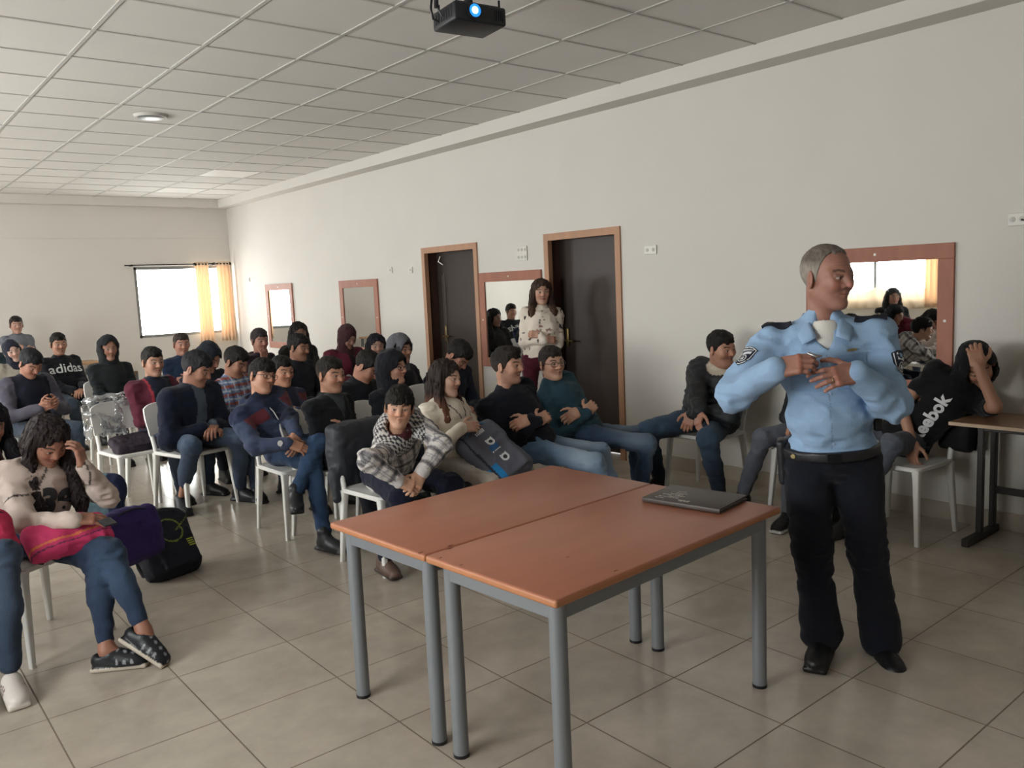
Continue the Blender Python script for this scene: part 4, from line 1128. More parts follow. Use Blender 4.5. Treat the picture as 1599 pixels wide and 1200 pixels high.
# -- the officer
OD = 3.53
def od(x, y, dd=0.0): return at_d(x, y, OD + dd)
def shirt_uniform(V, C, c):
    q = ycol(V, c); C[:] = lin('8da9c8') * (1 + .04 * vnoise(V * 30))[:, None]
    HN = c['N']; d = (V - HN); 
    m = (np.abs(q[:, 1] + .004) < .0022) & (q[:, 0] > .05) & (q[:, 2] < c['TL'] * .78); C[m] *= .72
    return C
oh = od(1293, 434, -.14)
oP = od(1298, 712, -.01)
oN_hint = None
off_hands = {
    'L': (od(1338, 583, -.34), nrm(od(1283, 592, -.37) - od(1338, 583, -.34)), nrm(-C_F * 1.0 + np.array([0, 0, .35]))),
    'R': (od(1214, 577, -.30), nrm(od(1272, 563, -.38) - od(1214, 577, -.30)), nrm(-C_F * .9 + np.array([0, 0, .5]))),
    'Lk': dict(curls=[.28, .38, .42, .45], thumb=.3, spread=.16), 'Rk': dict(curls=[.62, .66, .72, .75], thumb=.9, spread=.06)}
byaw = math.degrees(math.atan2(-oh[1], -oh[0]))
lookdir = byaw + 47
person('officer', 'standing middle-aged man in light blue uniform shirt and dark navy trousers, hands raised at chest', oh, byaw + 4, lookdir, s=1.06, hip=.93, pose='stand', pelvis=oP, pitch=4, roll=0,
    arms='lap', hands=off_hands, elbow={'L': C_R * .85 - np.array([0, 0, .72]) + C_F * .42, 'R': -C_R * .8 - np.array([0, 0, .8]) + C_F * .42},
    ankles={'L': (od(1376, 1000, .02), nrm(at_z(1408, 1055, .03) - at_z(1368, 1010, .03))), 'R': (od(1284, 990, .0), nrm(at_z(1268, 1038, .03) - at_z(1290, 985, .03)))},
    knees={'L': od(1356, 860, -.02), 'R': od(1268, 858, -.02)}, belly=.052, tw=1.04, sh_w=1.12, shy=.075,
    top=dict(kind='shirt', col='8da9c8', fn=shirt_uniform, vneck=.13, wrinkle=1.3, bulk=.004, arm=.016), bottom=dict(col='14161f', loose=.012, hem=.02, cuff=.072), skin='996d5e', shoes=dict(col='0d0d0f', sole='0a0a0a'),
    hair=dict(style='balding', col='6b625a', grey='8e867c', t=.008, amp=.002, side=.005), hopt=dict(wrinkles=1, gaze=0.002, brow='4a3a32', stubble=.0, nose=.004), group=None)

def officer_extras():
    c = PEOPLE['officer']; tp = c['top']; org = c['org']; s = c['s']; TF = c['TF']; root = c['root']; T = c['T']; TL = c['TL']
    white = mat('badge_white', 'd6d8dc', .7); navy = mat('badge_navy', '161a2a', .8); gold = mat('badge_metal', '9a8c60', .35, .8)
    # undershirt in the open collar
    f = Field(.006); f.cone(c['N'] - TF[2] * .03 + TF[0] * .008, c['N'] + TF[2] * .012 + TF[0] * .004, .070 * s, .060 * s, .02); f.ell(c['N'] + TF[0] * .022 - TF[2] * .075, np.array([.080, .075, .10]), TF, .03)
    f.cone(c['N'] + TF[2] * .02, c['N'] + TF[2] * .09, .07, .07, .01, True)
    V, Q = f.run(); link('undershirt', np_mesh('undershirt', V, Q, flat(V, 'd6d3cc'), org), M_cloth(), root)
    # collar wings
    for q in (1, -1):
        m = MB(); a = c['N'] - TF[0] * .045 + TF[1] * q * .072 + TF[2] * .036; b = c['N'] + TF[0] * .045 + TF[1] * q * .066 + TF[2] * .040; e = c['N'] + TF[0] * .128 + TF[1] * q * .036 - TF[2] * .052
        a2 = c['N'] - TF[0] * .05 + TF[1] * q * .10 + TF[2] * -.002; b2 = c['N'] + TF[0] * .05 + TF[1] * q * .125 - TF[2] * .012; e2 = c['N'] + TF[0] * .128 + TF[1] * q * .092 - TF[2] * .078
        g = []
        for u in np.linspace(0, 1, 9):
            top_ = (a * (1 - u) + b * u) if u <= .5 and False else a * (1 - u) ** 2 + 2 * b * u * (1 - u) + e * u * u; bot = a2 * (1 - u) ** 2 + 2 * b2 * u * (1 - u) + e2 * u * u
            g.append([m.bm.verts.new(Vector(top_ * (1 - w) + bot * w + TF[0] * .006 * math.sin(w * 3.1) - org)) for w in np.linspace(0, 1, 5)])
        for i in range(8):
            for j in range(4): m.bm.faces.new((g[i][j], g[i + 1][j], g[i + 1][j + 1], g[i][j + 1]))
        cw = m.build('collar', mat('shirt_blue', '8da9c8', .9), tp, smooth=True, angle=80); sm = cw.modifiers.new('t', 'SOLIDIFY'); sm.thickness = .004; sm.offset = 0
    # belt with holster pouch, buckle
    f = Field(.007); bc = T(.0, 0, .035)
    f.ell(bc + TF[0] * .012, np.array([.178, .196, .2]), TF, .01); f.cut(lambda X, Y, Z: np.abs((X - bc[0]) * TF[2][0] + (Y - bc[1]) * TF[2][1] + (Z - bc[2]) * TF[2][2]) - .021, .003)
    V, Q = f.run(); bl = link('belt', np_mesh('belt', V, Q, flat(V, '1d1c20'), org), M_shoe(), root)
    u, v = TF[1], TF[2]
    m = MB(); M_ = Matrix([[TF[0][i], TF[1][i], TF[2][i], (bc + TF[0] * .188 - org)[i]] for i in range(3)] + [[0, 0, 0, 1]]); m.box((-.006, -.028, -.02), (.008, .028, .02), .003, M=M_); m.build('buckle', mat('black_metal', '222226', .3, .6), bl)
    m = MB(); pp = bc - TF[1] * .15 + TF[0] * .118 - org; m.cyl(pp, pp + TF[0] * .012 - TF[1] * .006, .010, n=14); m.build('snap_button', gold, bl, smooth=True)
    f = Field(.007); f.rbox(bc - TF[1] * .196 - TF[2] * .05 - TF[0] * .0, np.array([.045, .022, .10]), TF, .018)
    V, Q = f.run(); link('holster', np_mesh('holster', V, Q, flat(V, '17171b'), org), M_shoe(), root)
    f = Field(.007); f.rbox(bc + TF[1] * .185 + TF[2] * .12 + TF[0] * .05, np.array([.020, .018, .045]), TF, .01)
    V, Q = f.run(); link('belt_pouch', np_mesh('belt_pouch', V, Q, flat(V, '17171b'), org), M_shoe(), root)
    # pocket flaps, placket buttons, bar
    blue2 = mat('shirt_blue_flap', '7e9bbd', .9)
    for q in (1, -1):
        ce = T(0, q * .088, TL * .66); ow = lambda *a: None
        pk = poly2d([(-.058, -.075), (.058, -.075), (.058, .052), (-.058, .052)]); o = project(pk, 'pocket', tp, ce, TF[1], TF[2], TF[0], .003, blue2, reach=.19)
        fl_ = poly2d([(-.061, .0), (0, -.018), (.061, .0), (.061, .045), (-.061, .045)]); project(fl_, 'pocket_flap', tp, ce + TF[2] * .02, TF[1], TF[2], TF[0], .006, blue2, reach=.19)
    project(poly2d([(-.019, -.0045), (.019, -.0045), (.019, .0045), (-.019, .0045)]), 'service_bar', tp, T(0, .095, TL * .80), TF[1], TF[2], TF[0], .006, gold, reach=.19)
    for k in (.16, .34, .52, .68): project(ring2d(0, .0055, 12), 'button', tp, T(0, 0, TL * k), TF[1], TF[2], TF[0], .005, mat('shirt_button', 'a9bdd6', .4), reach=.2)
    # epaulettes
    for q in (1, -1):
        a = c['N'] + TF[1] * q * .09; b = c['S'][q] + TF[1] * q * .015; ax = nrm(b - a); n = nrm(np.cross(ax, TF[0]) * -q); n = n if n[2] > 0 else -n; ce = (a + b) / 2 + TF[0] * .02
        w = nrm(np.cross(n, ax)); o = project(poly2d([(-.052, -.028), (.058, -.028), (.058, .028), (-.052, .028)]), 'epaulette', tp, ce, ax, w, n, .008, navy, reach=.12)
        sm = o.modifiers.new('t', 'SOLIDIFY'); sm.thickness = .004
        project(rot2d(merge2d(poly2d([(-.012, -.010), (0, -.004), (.012, -.010), (.012, -.004), (0, .002), (-.012, -.004)]), poly2d([(-.012, .002), (0, .008), (.012, .002), (.012, .008), (0, .014), (-.012, .008)])), 90 * -q, .018 * 1), 'chevron', o if False else tp, ce, ax, w, n, .0125, gold, reach=.12)
    # sleeve patches
    for q in (1, -1):
        a, b = c['S'][q], c['EL'][q]; ax = nrm(b - a); out = nrm(-C_F * .72 + TF[1] * q * .8 + np.array([0, 0, .15])); out = nrm(out - ax * (out @ ax)); w = nrm(np.cross(ax, out)); ce = a * .52 + b * .48
        if q == -1: w = -w
        v_ = -ax; u_ = nrm(np.cross(v_, out))
        sh = [(-.043, .040), (-.022, .050), (0, .053), (.022, .050), (.043, .040), (.036, -.012), (.022, -.040), (0, -.054), (-.022, -.040), (-.036, -.012)]
        base = project(poly2d(sh, .010), 'sleeve_patch', tp, ce, u_, v_, out, .003, navy, reach=.08)
        parts = [rot2d(star2d(.013, .5, 6), 0, 0, -.016), ring2d(.017, .0205, 22, 0, 360)]
        parts[1] = rot2d(parts[1], 0, 0, -.016)
        rim = [(x * .93, y * .93) for x, y in sh]; inn = [(x * .86, y * .86) for x, y in sh]; nV = []; nF = []
        for k in range(len(sh)): nV += [rim[k], inn[k]]
        for k in range(len(sh)): j = (k + 1) % len(sh); nF.append((2 * k, 2 * j, 2 * j + 1, 2 * k + 1))
        parts.append((nV, nF))
        for k in range(7): parts.append(poly2d([(-.030 + k * .0088, .030), (-.025 + k * .0088, .030), (-.025 + k * .0088, .040 - .002 * (k % 2)), (-.030 + k * .0088, .038)]))
        parts.append(poly2d([(-.026, .010), (.026, .010), (.028, .024), (-.028, .024)]))
        project(merge2d(*parts), 'patch_emblem', base, ce, u_, v_, out, .0012, white, reach=.08)
        c['patch%d' % q] = base
    # ring, pen in the fingers
    h = c['WR'][1]; d = c['HD'][1]; n = nrm(off_hands['L'][2] - d * (off_hands['L'][2] @ d)); t_ = -np.cross(n, d)
    k_ = h + (d * .105 - t_ * .012 - n * .004) * s
    m = MB(); pts = [Vector(k_ + (t_ * math.cos(a) + n * math.sin(a)) * .0105 * s - org) for a in np.linspace(0, 2 * math.pi, 19)[:-1]]; m.tube(pts, .0022, 8, closed=True); m.build('ring', mat('gold', 'd8c49a', .2, 1.0), root, smooth=True)
officer_extras()
oc = PEOPLE['officer']; pr_ = oc['WR'][-1] + oc['HD'][-1] * .155
m = MB(); pa = od(1276, 557, -.42); pb = od(1262, 552, -.40); m.tube([Vector(pb), Vector(pa), Vector(od(1284, 556, -.42))], [.006, .007, .003], 10)
tag(m.build('marker_pen', mat('silver_pen', '9a9a9a', .25, .8), smooth=True), 'short silver cap held in the officer\'s raised fingers', 'pen')

# -- patterns
def plaid(V, C, c):
    q = ycol(V, c); u = q[:, 1]; w = q[:, 2]
    for sd in (1, -1):   # sleeves follow the arm
        for a, b in ((c['S'][sd], c['EL'][sd]), (c['EL'][sd], c['WR'][sd])):
            bb = b - a; t = ((V - a) @ bb) / (bb @ bb); near = a + np.clip(t, 0, 1)[:, None] * bb; dd = np.linalg.norm(V - near, axis=1)
            m = (dd < .075 * c['s']) & (t > -.05) & (t < 1.15) & ((np.abs(q[:, 1]) > .125) | (a is c['EL'][sd])); w = np.where(m, t * np.linalg.norm(bb) + .03, w)
            sidev = nrm(np.cross(bb, c['fw'])); u = np.where(m, (V - near) @ sidev * 1.0 + .02, u)
    P_ = .095
    def band(x, c0, hw): d = np.abs((x / P_ - c0 + .5) % 1 - .5) * P_; return d < hw
    C[:] = lin('cfcac6')
    for x in (u, w):
        C[band(x, .0, .014)] *= np.array([.42, .42, .46]); C[band(x, .0, .0035)] *= .45; C[band(x, .42, .0035)] *= np.array([.55, .55, .6]); C[band(x, .55, .0025)] *= np.array([.6, .6, .65])
    dN = np.linalg.norm(V - c['N'], axis=1); hood = (dN < .155) & ((q[:, 2] > c['TL'] * .93) | (dN < .10)) & (np.abs(q[:, 1]) < .135)
    ck = ((np.floor(q[:, 1] / .013) + np.floor((q[:, 2] + q[:, 0] * .5) / .013)) % 2 == 0)
    C[hood] = lin('c8c5c2'); C[hood & ck] = lin('3c3c42')
    inn = hood & ((((V - c['N']) ** 2).sum(1)) < .078 ** 2); C[inn] = lin('4a2224')
    for sd in (1, -1):
        a, b = c['EL'][sd], c['WR'][sd]; t = ((V - a) @ (b - a)) / ((b - a) @ (b - a)); m = (t > .86) & (np.linalg.norm(V - b, axis=1) < .09); C[m] = lin('cbc6c4')
    return C
def navyred(V, C, c):
    q = ycol(V, c); C[:] = lin('39425a') * (1 + .10 * vnoise(V * 90) + .12 * vnoise(V * 25))[:, None]
    m = (q[:, 2] > c['TL'] * .70) & (q[:, 2] < c['TL'] * .90) & (np.abs(q[:, 1]) > .07) & (np.abs(q[:, 1]) < .23); C[m] = lin('5e2a30')
    m = (q[:, 2] > c['TL'] * .90); C[m] = lin('222a42')
    m = (np.abs(q[:, 1]) < .055) & (q[:, 0] > 0) & (q[:, 2] > c['TL'] * .58); C[m] = lin('1d2233')
    return C
def vest(colv, cols):
    def f_(V, C, c):
        q = ycol(V, c); C[:] = lin(cols); m = (np.abs(q[:, 1]) < .155); d = np.minimum(*[np.linalg.norm(V - c['EL'][k], axis=1) for k in (1, -1)]); m &= d > .09
        for k in (1, -1):
            a, b = c['EL'][k], c['WR'][k]; t = np.clip(((V - a) @ (b - a)) / ((b - a) @ (b - a)), 0, 1); m &= np.linalg.norm(V - (a + t[:, None] * (b - a)), axis=1) > .062
        C[m] = lin(colv); return C
    return f_
def check_shirt(V, C, c):
    q = ycol(V, c); C[:] = lin('64799c')
    b = lambda x, o, w: np.abs((x / .07 - o + .5) % 1 - .5) * .07 < w
    C[b(q[:, 2], 0, .012)] = lin('8e4f48'); C[b(q[:, 2], .5, .006)] = lin('b9bfca'); C[b(q[:, 1], 0, .008)] *= .55; C[b(q[:, 1], .5, .004)] = lin('a9b4c4'); return C
def redblack(V, C, c):
    q = ycol(V, c); C[:] = lin('1c2130'); m = (q[:, 1] < -.09) | (q[:, 1] > .13); C[m] = lin('552331'); C[(np.abs(q[:, 1] + .095) < .008)] = lin('9a3440'); return C
def openjacket(inner, outer, w=.05):
    def f_(V, C, c):
        q = ycol(V, c); C[:] = lin(outer) * (1 + .1 * vnoise(V * 30))[:, None]; m = (np.abs(q[:, 1]) < w) & (q[:, 0] > .03) & (q[:, 2] > c['TL'] * .35); C[m] = lin(inner); return C
    return f_
def furlined(V, C, c):
    q = ycol(V, c); C[:] = lin('24262a'); m = (np.abs(q[:, 1]) < .022) & (q[:, 0] > .03) & (q[:, 2] > c['TL'] * .3); C[m] = lin('17181c')
    d = V - c['N']; m = (np.linalg.norm(d, axis=1) < .115) & (d @ c['TF'][2] > .0); C[m] = lin('b9ae9e'); return C
def creamlace(V, C, c):
    q = ycol(V, c); C[:] = lin('d9cfbf') * (1 + .05 * vnoise(V * 60))[:, None]
    m = (np.abs(np.abs(q[:, 1]) - (.018 + (c['TL'] * .97 - q[:, 2]) * -.0 + np.clip((q[:, 2] - c['TL'] * .72), 0, 1) * .45)) < .004) & (q[:, 0] > .02) & (q[:, 2] > c['TL'] * .70); C[m] = lin('2a2524')
    return C
def flowers(V, C, c):
    C[:] = lin('d8cdc0'); n = vnoise(V * 34 + 9); m = n > .62; C[m] = lin('4a4240'); m = (vnoise(V * 30 + 40) > .7); C[m] = lin('8a6a60'); return C
def raglan(V, C, c):
    q = ycol(V, c); C[:] = lin('b9a9a0') * (1 + .06 * vnoise(V * 40))[:, None]
    for k in (1, -1):
        a, b = c['S'][k], c['EL'][k]; t = ((V - a) @ (b - a)) / ((b - a) @ (b - a)); n_ = np.linalg.norm(V - (a + np.clip(t, 0, 1)[:, None] * (b - a)), axis=1)
        m = (n_ < .085) & (np.abs(t - .55) < .016) & (np.abs(q[:, 1]) > .14); C[m] = lin('2c2526')
        m = (np.abs(np.abs(q[:, 1]) - .05 - (c['TL'] - q[:, 2]) * .55) < .004) & (q[:, 2] > c['TL'] * .72) & (q[:, 0] > 0); C[m] = lin('2c2526')
    return C

# -- front row
bp = np.array([2.50, 4.30, .545])
boyh = at_z(624, 637, 1.0)
hw = at_y(655, 752, 3.80); hw2 = at_y(632, 765, 3.72)
person('boy', res=.75, label='smiling boy in grey and white plaid hooded jacket leaning forward beside the table', head=boyh, yaw=-78, look=(0.0, -.0), s=.90, hip=.545, pelvis=bp, neck=boyh + np.array([.03, .075, -.145]), pitch=4, roll=-6, arms='lap',
    hands={'L': (at_y(657, 742, 3.68), nrm(np.array([-.62, -.35, -.5])), np.array([.2, -.6, .6])), 'R': (at_y(624, 752, 3.68), nrm(np.array([.62, -.35, -.35])), np.array([-.1, -.8, .6])), 'curl': .6},
    elbow={'L': np.array([.7, .5, .75]), 'R': np.array([-.6, .55, .75])}, ankles={'L': (np.array([2.62, 4.05, .09]), (0, -1, 0)), 'R': (np.array([2.33, 4.09, .09]), (-.1, -1, 0))},
    knees={'L': np.array([2.66, 3.84, .50]), 'R': np.array([2.33, 3.86, .50])}, top=dict(kind='hoodie', fn=plaid, bulk=.014), bottom=dict(col='16192a', loose=.01), hair=dict(style='short', col='17130f', t=.016, vol=.012, side=.012, bangs=1), skin='ba8f77', hopt=dict(smile=1.0, brow='1a1310'), shoes=dict(col='5e4a42', sole='3a302c'))
chair(2.50, 4.27, -85, 'white plastic chair under the boy in plaid'); BOYCH = (2.50, 4.27, -85)

person('woman_white', 'seated woman with long brown ombre hair in cream blouse holding a grey backpack', at_z(697, 592, 1.065), -72, (4.0, 1.6), s=.93, lean=-.02, pitch=4, roll=-4, arms='lap',
    hands={'L': (at_y(770, 672, 4.02), nrm(np.array([-.8, -.2, -.4])), np.array([.2, -.3, 1])), 'R': (at_y(722, 668, 4.0), nrm(np.array([.8, -.3, 0])), np.array([0, -1, .5])), 'curl': .5}, elbow={'L': np.array([.5, .3, -.9]), 'R': np.array([-.7, .2, -.9])},
    top=dict(kind='blouse', fn=creamlace, bulk=.006), bottom=dict(col='a39a90', denim=.25, wash='c9c2ba'), hair=dict(style='long', col='2a1f1c', len=.36, ombre='6e4634', fwd=.06), skin='be9783', hopt=dict(fem=True, lip='a65a54'), feet={'L': (.36, .12), 'R': (.34, -.08)})
chair(3.0, 4.38, -78, 'white plastic chair under the woman in cream')
person('man_black', 'young man with quiff in black sweater, arms crossed, between the cream blouse and glasses', at_z(793, 572, 1.1), -52, (4.6, 1.3), s=.98, lean=-.17, tyaw=-98, pitch=0, roll=0, arms='cross', top=dict(kind='sweater', col='14161f', vneck=.03), bottom=JL,
    hair=dict(style='short', col='1e1714', quiff=1, vol=.012, t=.012, side=.0, fade='4e3e36'), skin='b68973', hopt=dict(stubble=.22, mouth_open=.4), knees=None, feet={'L': (.52, .18), 'R': (.50, -.14)})
person('man_teal', 'young man with glasses in teal sweater, arms crossed, in front of the wide doorway', at_z(862, 568, 1.07), -35, (3.3, 1.6), s=.98, lean=-.22, tyaw=-95, pitch=0, roll=4, arms='cross', top=dict(kind='sweater', col='2a4450', collar=.018), bottom=dict(col='33445c', denim=.45, wash='8fa0b0'), glasses_='22222a',
    hair=dict(style='short', col='2a221e', vol=.006, t=.008, side=.0, fade='6e5a4e'), skin='b88d77', feet={'L': (.40, .14), 'R': (.36, -.10)})
person('man_puffer', 'heavy young man in dark padded jacket sitting forward against the white wall', at_z(1127, 545, 1.1), 188, (4.4, -.6), s=1.04, lean=.10, hip=.55, pitch=8, roll=4, arms='lap', pelvis=np.array([5.07, 3.84, .55]), belly=.03, tw=1.15,
    hands={'L': (at_z(1082, 645, .66), nrm(np.array([-.3, .25, -.9])), np.array([-.8, -.4, 0])), 'R': (at_z(1092, 650, .67), nrm(np.array([-.4, -.2, -.85])), np.array([-.8, .3, 0])), 'curl': .5}, elbow={'L': np.array([.1, -1, -.3]), 'R': np.array([.1, 1, -.3])},
    knees={'L': np.array([4.58, 3.50, .52]), 'R': np.array([4.56, 4.03, .52])}, ankles={'L': (np.array([4.84, 3.60, .095]), (-1, -.2, 0)), 'R': (np.array([4.84, 4.16, .095]), (-1, .1, 0))},
    top=dict(kind='puffer', col='24262a', bulk=.028, fn=furlined), bottom=dict(col='222c3c', denim=.5, wash='56708a', loose=.006), hair=dict(style='short', col='17120f', t=.012, vol=.006, side=.006), skin='af806b', hopt=dict(fat=.012, stubble=.15, smile=.4), shoes=dict(col='202024', sole='2a2a2a'))
person('wall_grey', 'seated person in grey trousers mostly hidden behind the officer', np.array([5.14, 2.96, 1.12]), 182, (3.6, 0.5), s=1.0, lean=.0, pelvis=np.array([5.12, 2.96, .545]), knees={'L': np.array([4.70, 2.92, .53]), 'R': np.array([4.78, 3.19, .53])}, ankles={'L': (np.array([4.62, 2.90, .095]), (-1, -.1, 0)), 'R': (np.array([4.84, 3.40, .095]), (-1, .1, 0))},
    top=dict(kind='sweater', col='22242a'), bottom=dict(col='5a5d68', denim=.2, wash='777a84'), hair=dict(style='short', col='1a1412'), shoes=dict(col='17171b', sole='c9c9c9'))
for x, y, a, t in ((3.42, 4.44, -65, 'white plastic chair under the young man in black sweater'), (3.95, 4.55, -45, 'white plastic chair under the young man in teal sweater'),
                   (5.04, 3.86, 185, 'white plastic chair under the padded jacket against the wall'), (5.06, 2.96, 180, 'white plastic chair under the grey trousers behind the officer'), (5.02, 2.36, 176, 'white plastic chair under the slumped boy by the side table')): chair(x, y, a, t)
# slumped boy by the side table
rh = at_x(1527, 572, 5.2)
rp = np.array([5.13, 2.42, .55])
person('slumped', 'boy in black shirt with white lettering slumped on the side table, arm over his face', rh, 200, 215, s=1.0, pelvis=rp, neck=at_x(1500, 596, 5.18), pitch=30, roll=20, arms='lap', sh_w=1.0, tyaw=205,
    hands={'L': (at_x(1528, 572, 4.98), nrm(np.array([.15, .25, .8])), np.array([-.8, -.3, .3])), 'R': (at_x(1425, 692, 4.95), nrm(np.array([-.2, -.1, -.9])), np.array([-1, .3, 0])), 'Lk': dict(curl=.55)}, elbow={'L': np.array([-.5, -.9, -1.3]), 'R': np.array([-.2, 1.0, -.1])},
    knees={'L': np.array([4.76, 2.30, .60]), 'R': np.array([4.86, 2.70, .56])}, ankles={'L': (np.array([4.72, 2.55, .10]), (-1, .2, 0)), 'R': (np.array([4.98, 2.75, .10]), (-1, .2, 0))},
    top=dict(kind='t_shirt', sleeve='short', col='121214'), bottom=dict(col='4a4e58', denim=.2, wash='676c78'), hair=dict(style='hood', col='0f0f12'), skin='9f7660', shoes=dict(col='141416'))
def lettering(key, txt, size, cx, cz, rot, color, bold=.004, reach=.2, name='lettering', shear=0):
    c = PEOPLE[key]; t2 = rot2d(text2d(txt, size, bold=bold, shear=shear), rot); TF = c['TF']
    return project(t2, name, c['top'], c['T'](0, cx, c['TL'] * cz), -TF[1] * -1, TF[2], TF[0], .004, mat('print_' + color, color, .8), reach=reach)
# lettering runs the other way round for the reader facing the wearer: the reader's right is the wearer's left
lettering('slumped', 'Reebok', .108, .01, .50, 98, 'cfcfd2', reach=.175)

person('edge_sitter', 'person in dark trousers at the right edge sitting at the side table', np.array([4.72, .80, 1.22]), 118, (3.2, 3.2), s=1.0, lean=.0, pelvis=np.array([4.78, .93, .55]), knees={'L': np.array([4.47, 1.27, .58]), 'R': np.array([4.74, 1.45, .56])}, ankles={'L': (np.array([4.52, 1.22, .10]), (-.5, 1, 0)), 'R': (np.array([4.86, 1.35, .10]), (-.2, 1, 0))},
    top=dict(kind='sweater', col='2a2c34'), bottom=dict(col='15171d', loose=.01), hair=dict(style='short', col='1a1412'), shoes=dict(col='17171b'))
chair(4.74, 1.02, 118, 'white plastic chair at the right edge, only its front leg visible')

# standing woman by the wide doorway
wP = np.array([5.12, 5.82, .93]); wh = at_x(846, 457, 5.16)
person('standing_woman', 'standing woman with wavy brown hair, white patterned jacket and burgundy trousers, arms crossed', wh, 235, (2.2, 1.0), s=.97, sh_w=.88, pelvis=wP, pose='stand', pitch=2, roll=0, arms='cross',
    ankles={'L': (np.array([5.16, 5.68, .09]), (-.6, -1, 0)), 'R': (np.array([5.04, 5.96, .09]), (-.8, -.8, 0))}, top=dict(kind='jacket', fn=flowers, bulk=.004), bottom=dict(col='4a1826'),
    hair=dict(style='long', col='3a2a22', len=.24, ombre='4e382c', full=1, fwd=.03), skin='af8773', hopt=dict(fem=True, lip='8e3a3c'), group=None, shoes=dict(col='1a1416'))

# second row
nv = at_z(410, 589, 1.08)
person('navy', 'boy with glasses in navy and red hooded sweatshirt, legs crossed, at the row end', nv, -72, (3.3, 1.2), s=.97, pelvis=np.array([2.38, 5.42, .55]), pitch=0, roll=-14, arms='lap',
    hands={'L': (at_y(470, 690, 4.99), nrm(np.array([-.35, -.4, -.75])), np.array([.3, -.8, .4])), 'R': (at_y(452, 693, 5.02), nrm(np.array([.7, -.4, -.35])), np.array([0, -.7, .7])), 'curl': .4}, elbow={'L': np.array([.7, .2, -.7]), 'R': np.array([-.8, .3, -.6])},
    knees={'L': at_y(498, 690, 5.0), 'R': at_y(488, 722, 5.0)}, ankles={'L': (at_y(462, 772, 4.90), nrm(np.array([-.15, -.35, -.75]))), 'R': (at_z(508, 838, .10), (.25, -1, 0))},
    top=dict(kind='hoodie', fn=navyred, bulk=.012, strings='b9b9bd'), bottom=dict(col='263853', denim=.35, wash='4c6a8c'), glasses_='1c1c22', hair=dict(style='short', col='15110f', t=.014, vol=.012, side=.006, bangs=1), skin='b1826a', hopt=dict(brow='15100e'), shoes=dict(col='1d1f22', sole='141414', boot=1))
chair(2.42, 5.36, -88, 'white plastic chair under the boy with crossed legs')
W = PEOPLE['navy']; wr = W['WR'][-1] + (W['EL'][-1] - W['WR'][-1]) * .16; dd_ = nrm(W['EL'][-1] - W['WR'][-1]); n_ = nrm(np.array([-.3, -.9, .3])); n_ = nrm(n_ - dd_ * (n_ @ dd_)); t_ = np.cross(dd_, n_)
m = MB(); m.tube([Vector(wr + (n_ * math.cos(a) + t_ * math.sin(a)) * .041 - W['org']) for a in np.linspace(0, 2 * math.pi, 19)[:-1]], .006, 8, closed=True); a_ = wr + n_ * .040 - W['org']; m.cyl(a_, a_ + n_ * .010, .019, n=20)
m.build('wristwatch', mat('steel_watch', 'cfd2d4', .2, .9), W['root'], smooth=True)

P_ = person
P_('black2', 'boy in black v-neck sweater with grey undershirt, behind the crossed-legs boy', at_z(517, 586, 1.08), -68, (3.6, 1.0), s=.98, lean=.04, arms='cross', top=dict(kind='sweater', col='131519', vneck=.0, fn=lambda V, C, c: (C.__setitem__((lambda q: (np.abs(q[:, 1]) < (q[:, 2] - c['TL'] * .66) * .42) & (q[:, 0] > .02))(ycol(V, c)), lin('3c4245')), C)[1]), bottom=dict(col='1a1c24'),
   hair=dict(style='short', col='1a1512', t=.008, vol=.003, side=-.001, fade='5a4438'), skin='aa7d67', hopt=dict(stubble=.15))
P_('facepalm', 'boy in black jacket bending his head down into his hand', at_z(574, 573, 1.05), -72, -58, s=.98, lean=.12, arms='lap', pitch=42, roll=0, hands={'L': (at_z(574, 573, 1.05) + np.array([.08, -.10, -.16]), (-.2, .2, 1), (.5, -1, .2))}, elbow={'L': np.array([.6, -.3, -1])}, top=dict(kind='jacket', col='16181e'), bottom=DARKT,
   hair=dict(style='short', col='17130f', t=.012, vol=.006), skin='a0725e')
P_('hood_front', 'boy with raised black hood and glasses beside the head-in-hand boy', at_z(614, 575, 1.075), -66, (4.6, 1.6), s=.97, lean=.04, arms='lap', pitch=0, top=dict(kind='hoodie', col='181a20', nohood=1), bottom=DARKT, glasses_='1c1c22', hair=dict(style='hood', col='1b1c22', fringe='14100e'), skin='ae826d')
P_('bent', 'person in dark navy sweater bending forward before the narrow doorway', at_z(716, 556, 1.08), -85, -70, s=1.0, lean=.20, arms='lap', pitch=50, top=dict(kind='sweater', col='171a28'), bottom=DARKT, hair=dict(style='short', col='15110e', t=.014, vol=.008), skin='a0725e')
P_('p21', 'boy in navy and maroon jacket peering from behind the crossed-legs boy', at_z(441, 581, 1.03), -76, (3.4, 1.0), s=.97, lean=-.04, arms='cross', top=dict(kind='jacket', fn=navyred), bottom=JD, hair=dict(style='short', col='161210', t=.012, vol=.008, side=.004), skin='aa7a62', hopt=dict(brow='15100e'))
P_('plaid', 'boy in blue and red checked shirt looking down, left of the glasses boy', at_z(369, 566, 1.09), -82, -60, s=1.0, lean=.03, arms='lap', pitch=28, top=dict(kind='shirt', fn=check_shirt), bottom=JE, hair=dict(style='short', col='1a1715', t=.012, vol=.004, side=-.001, fade='4a403a'), skin='a07460')
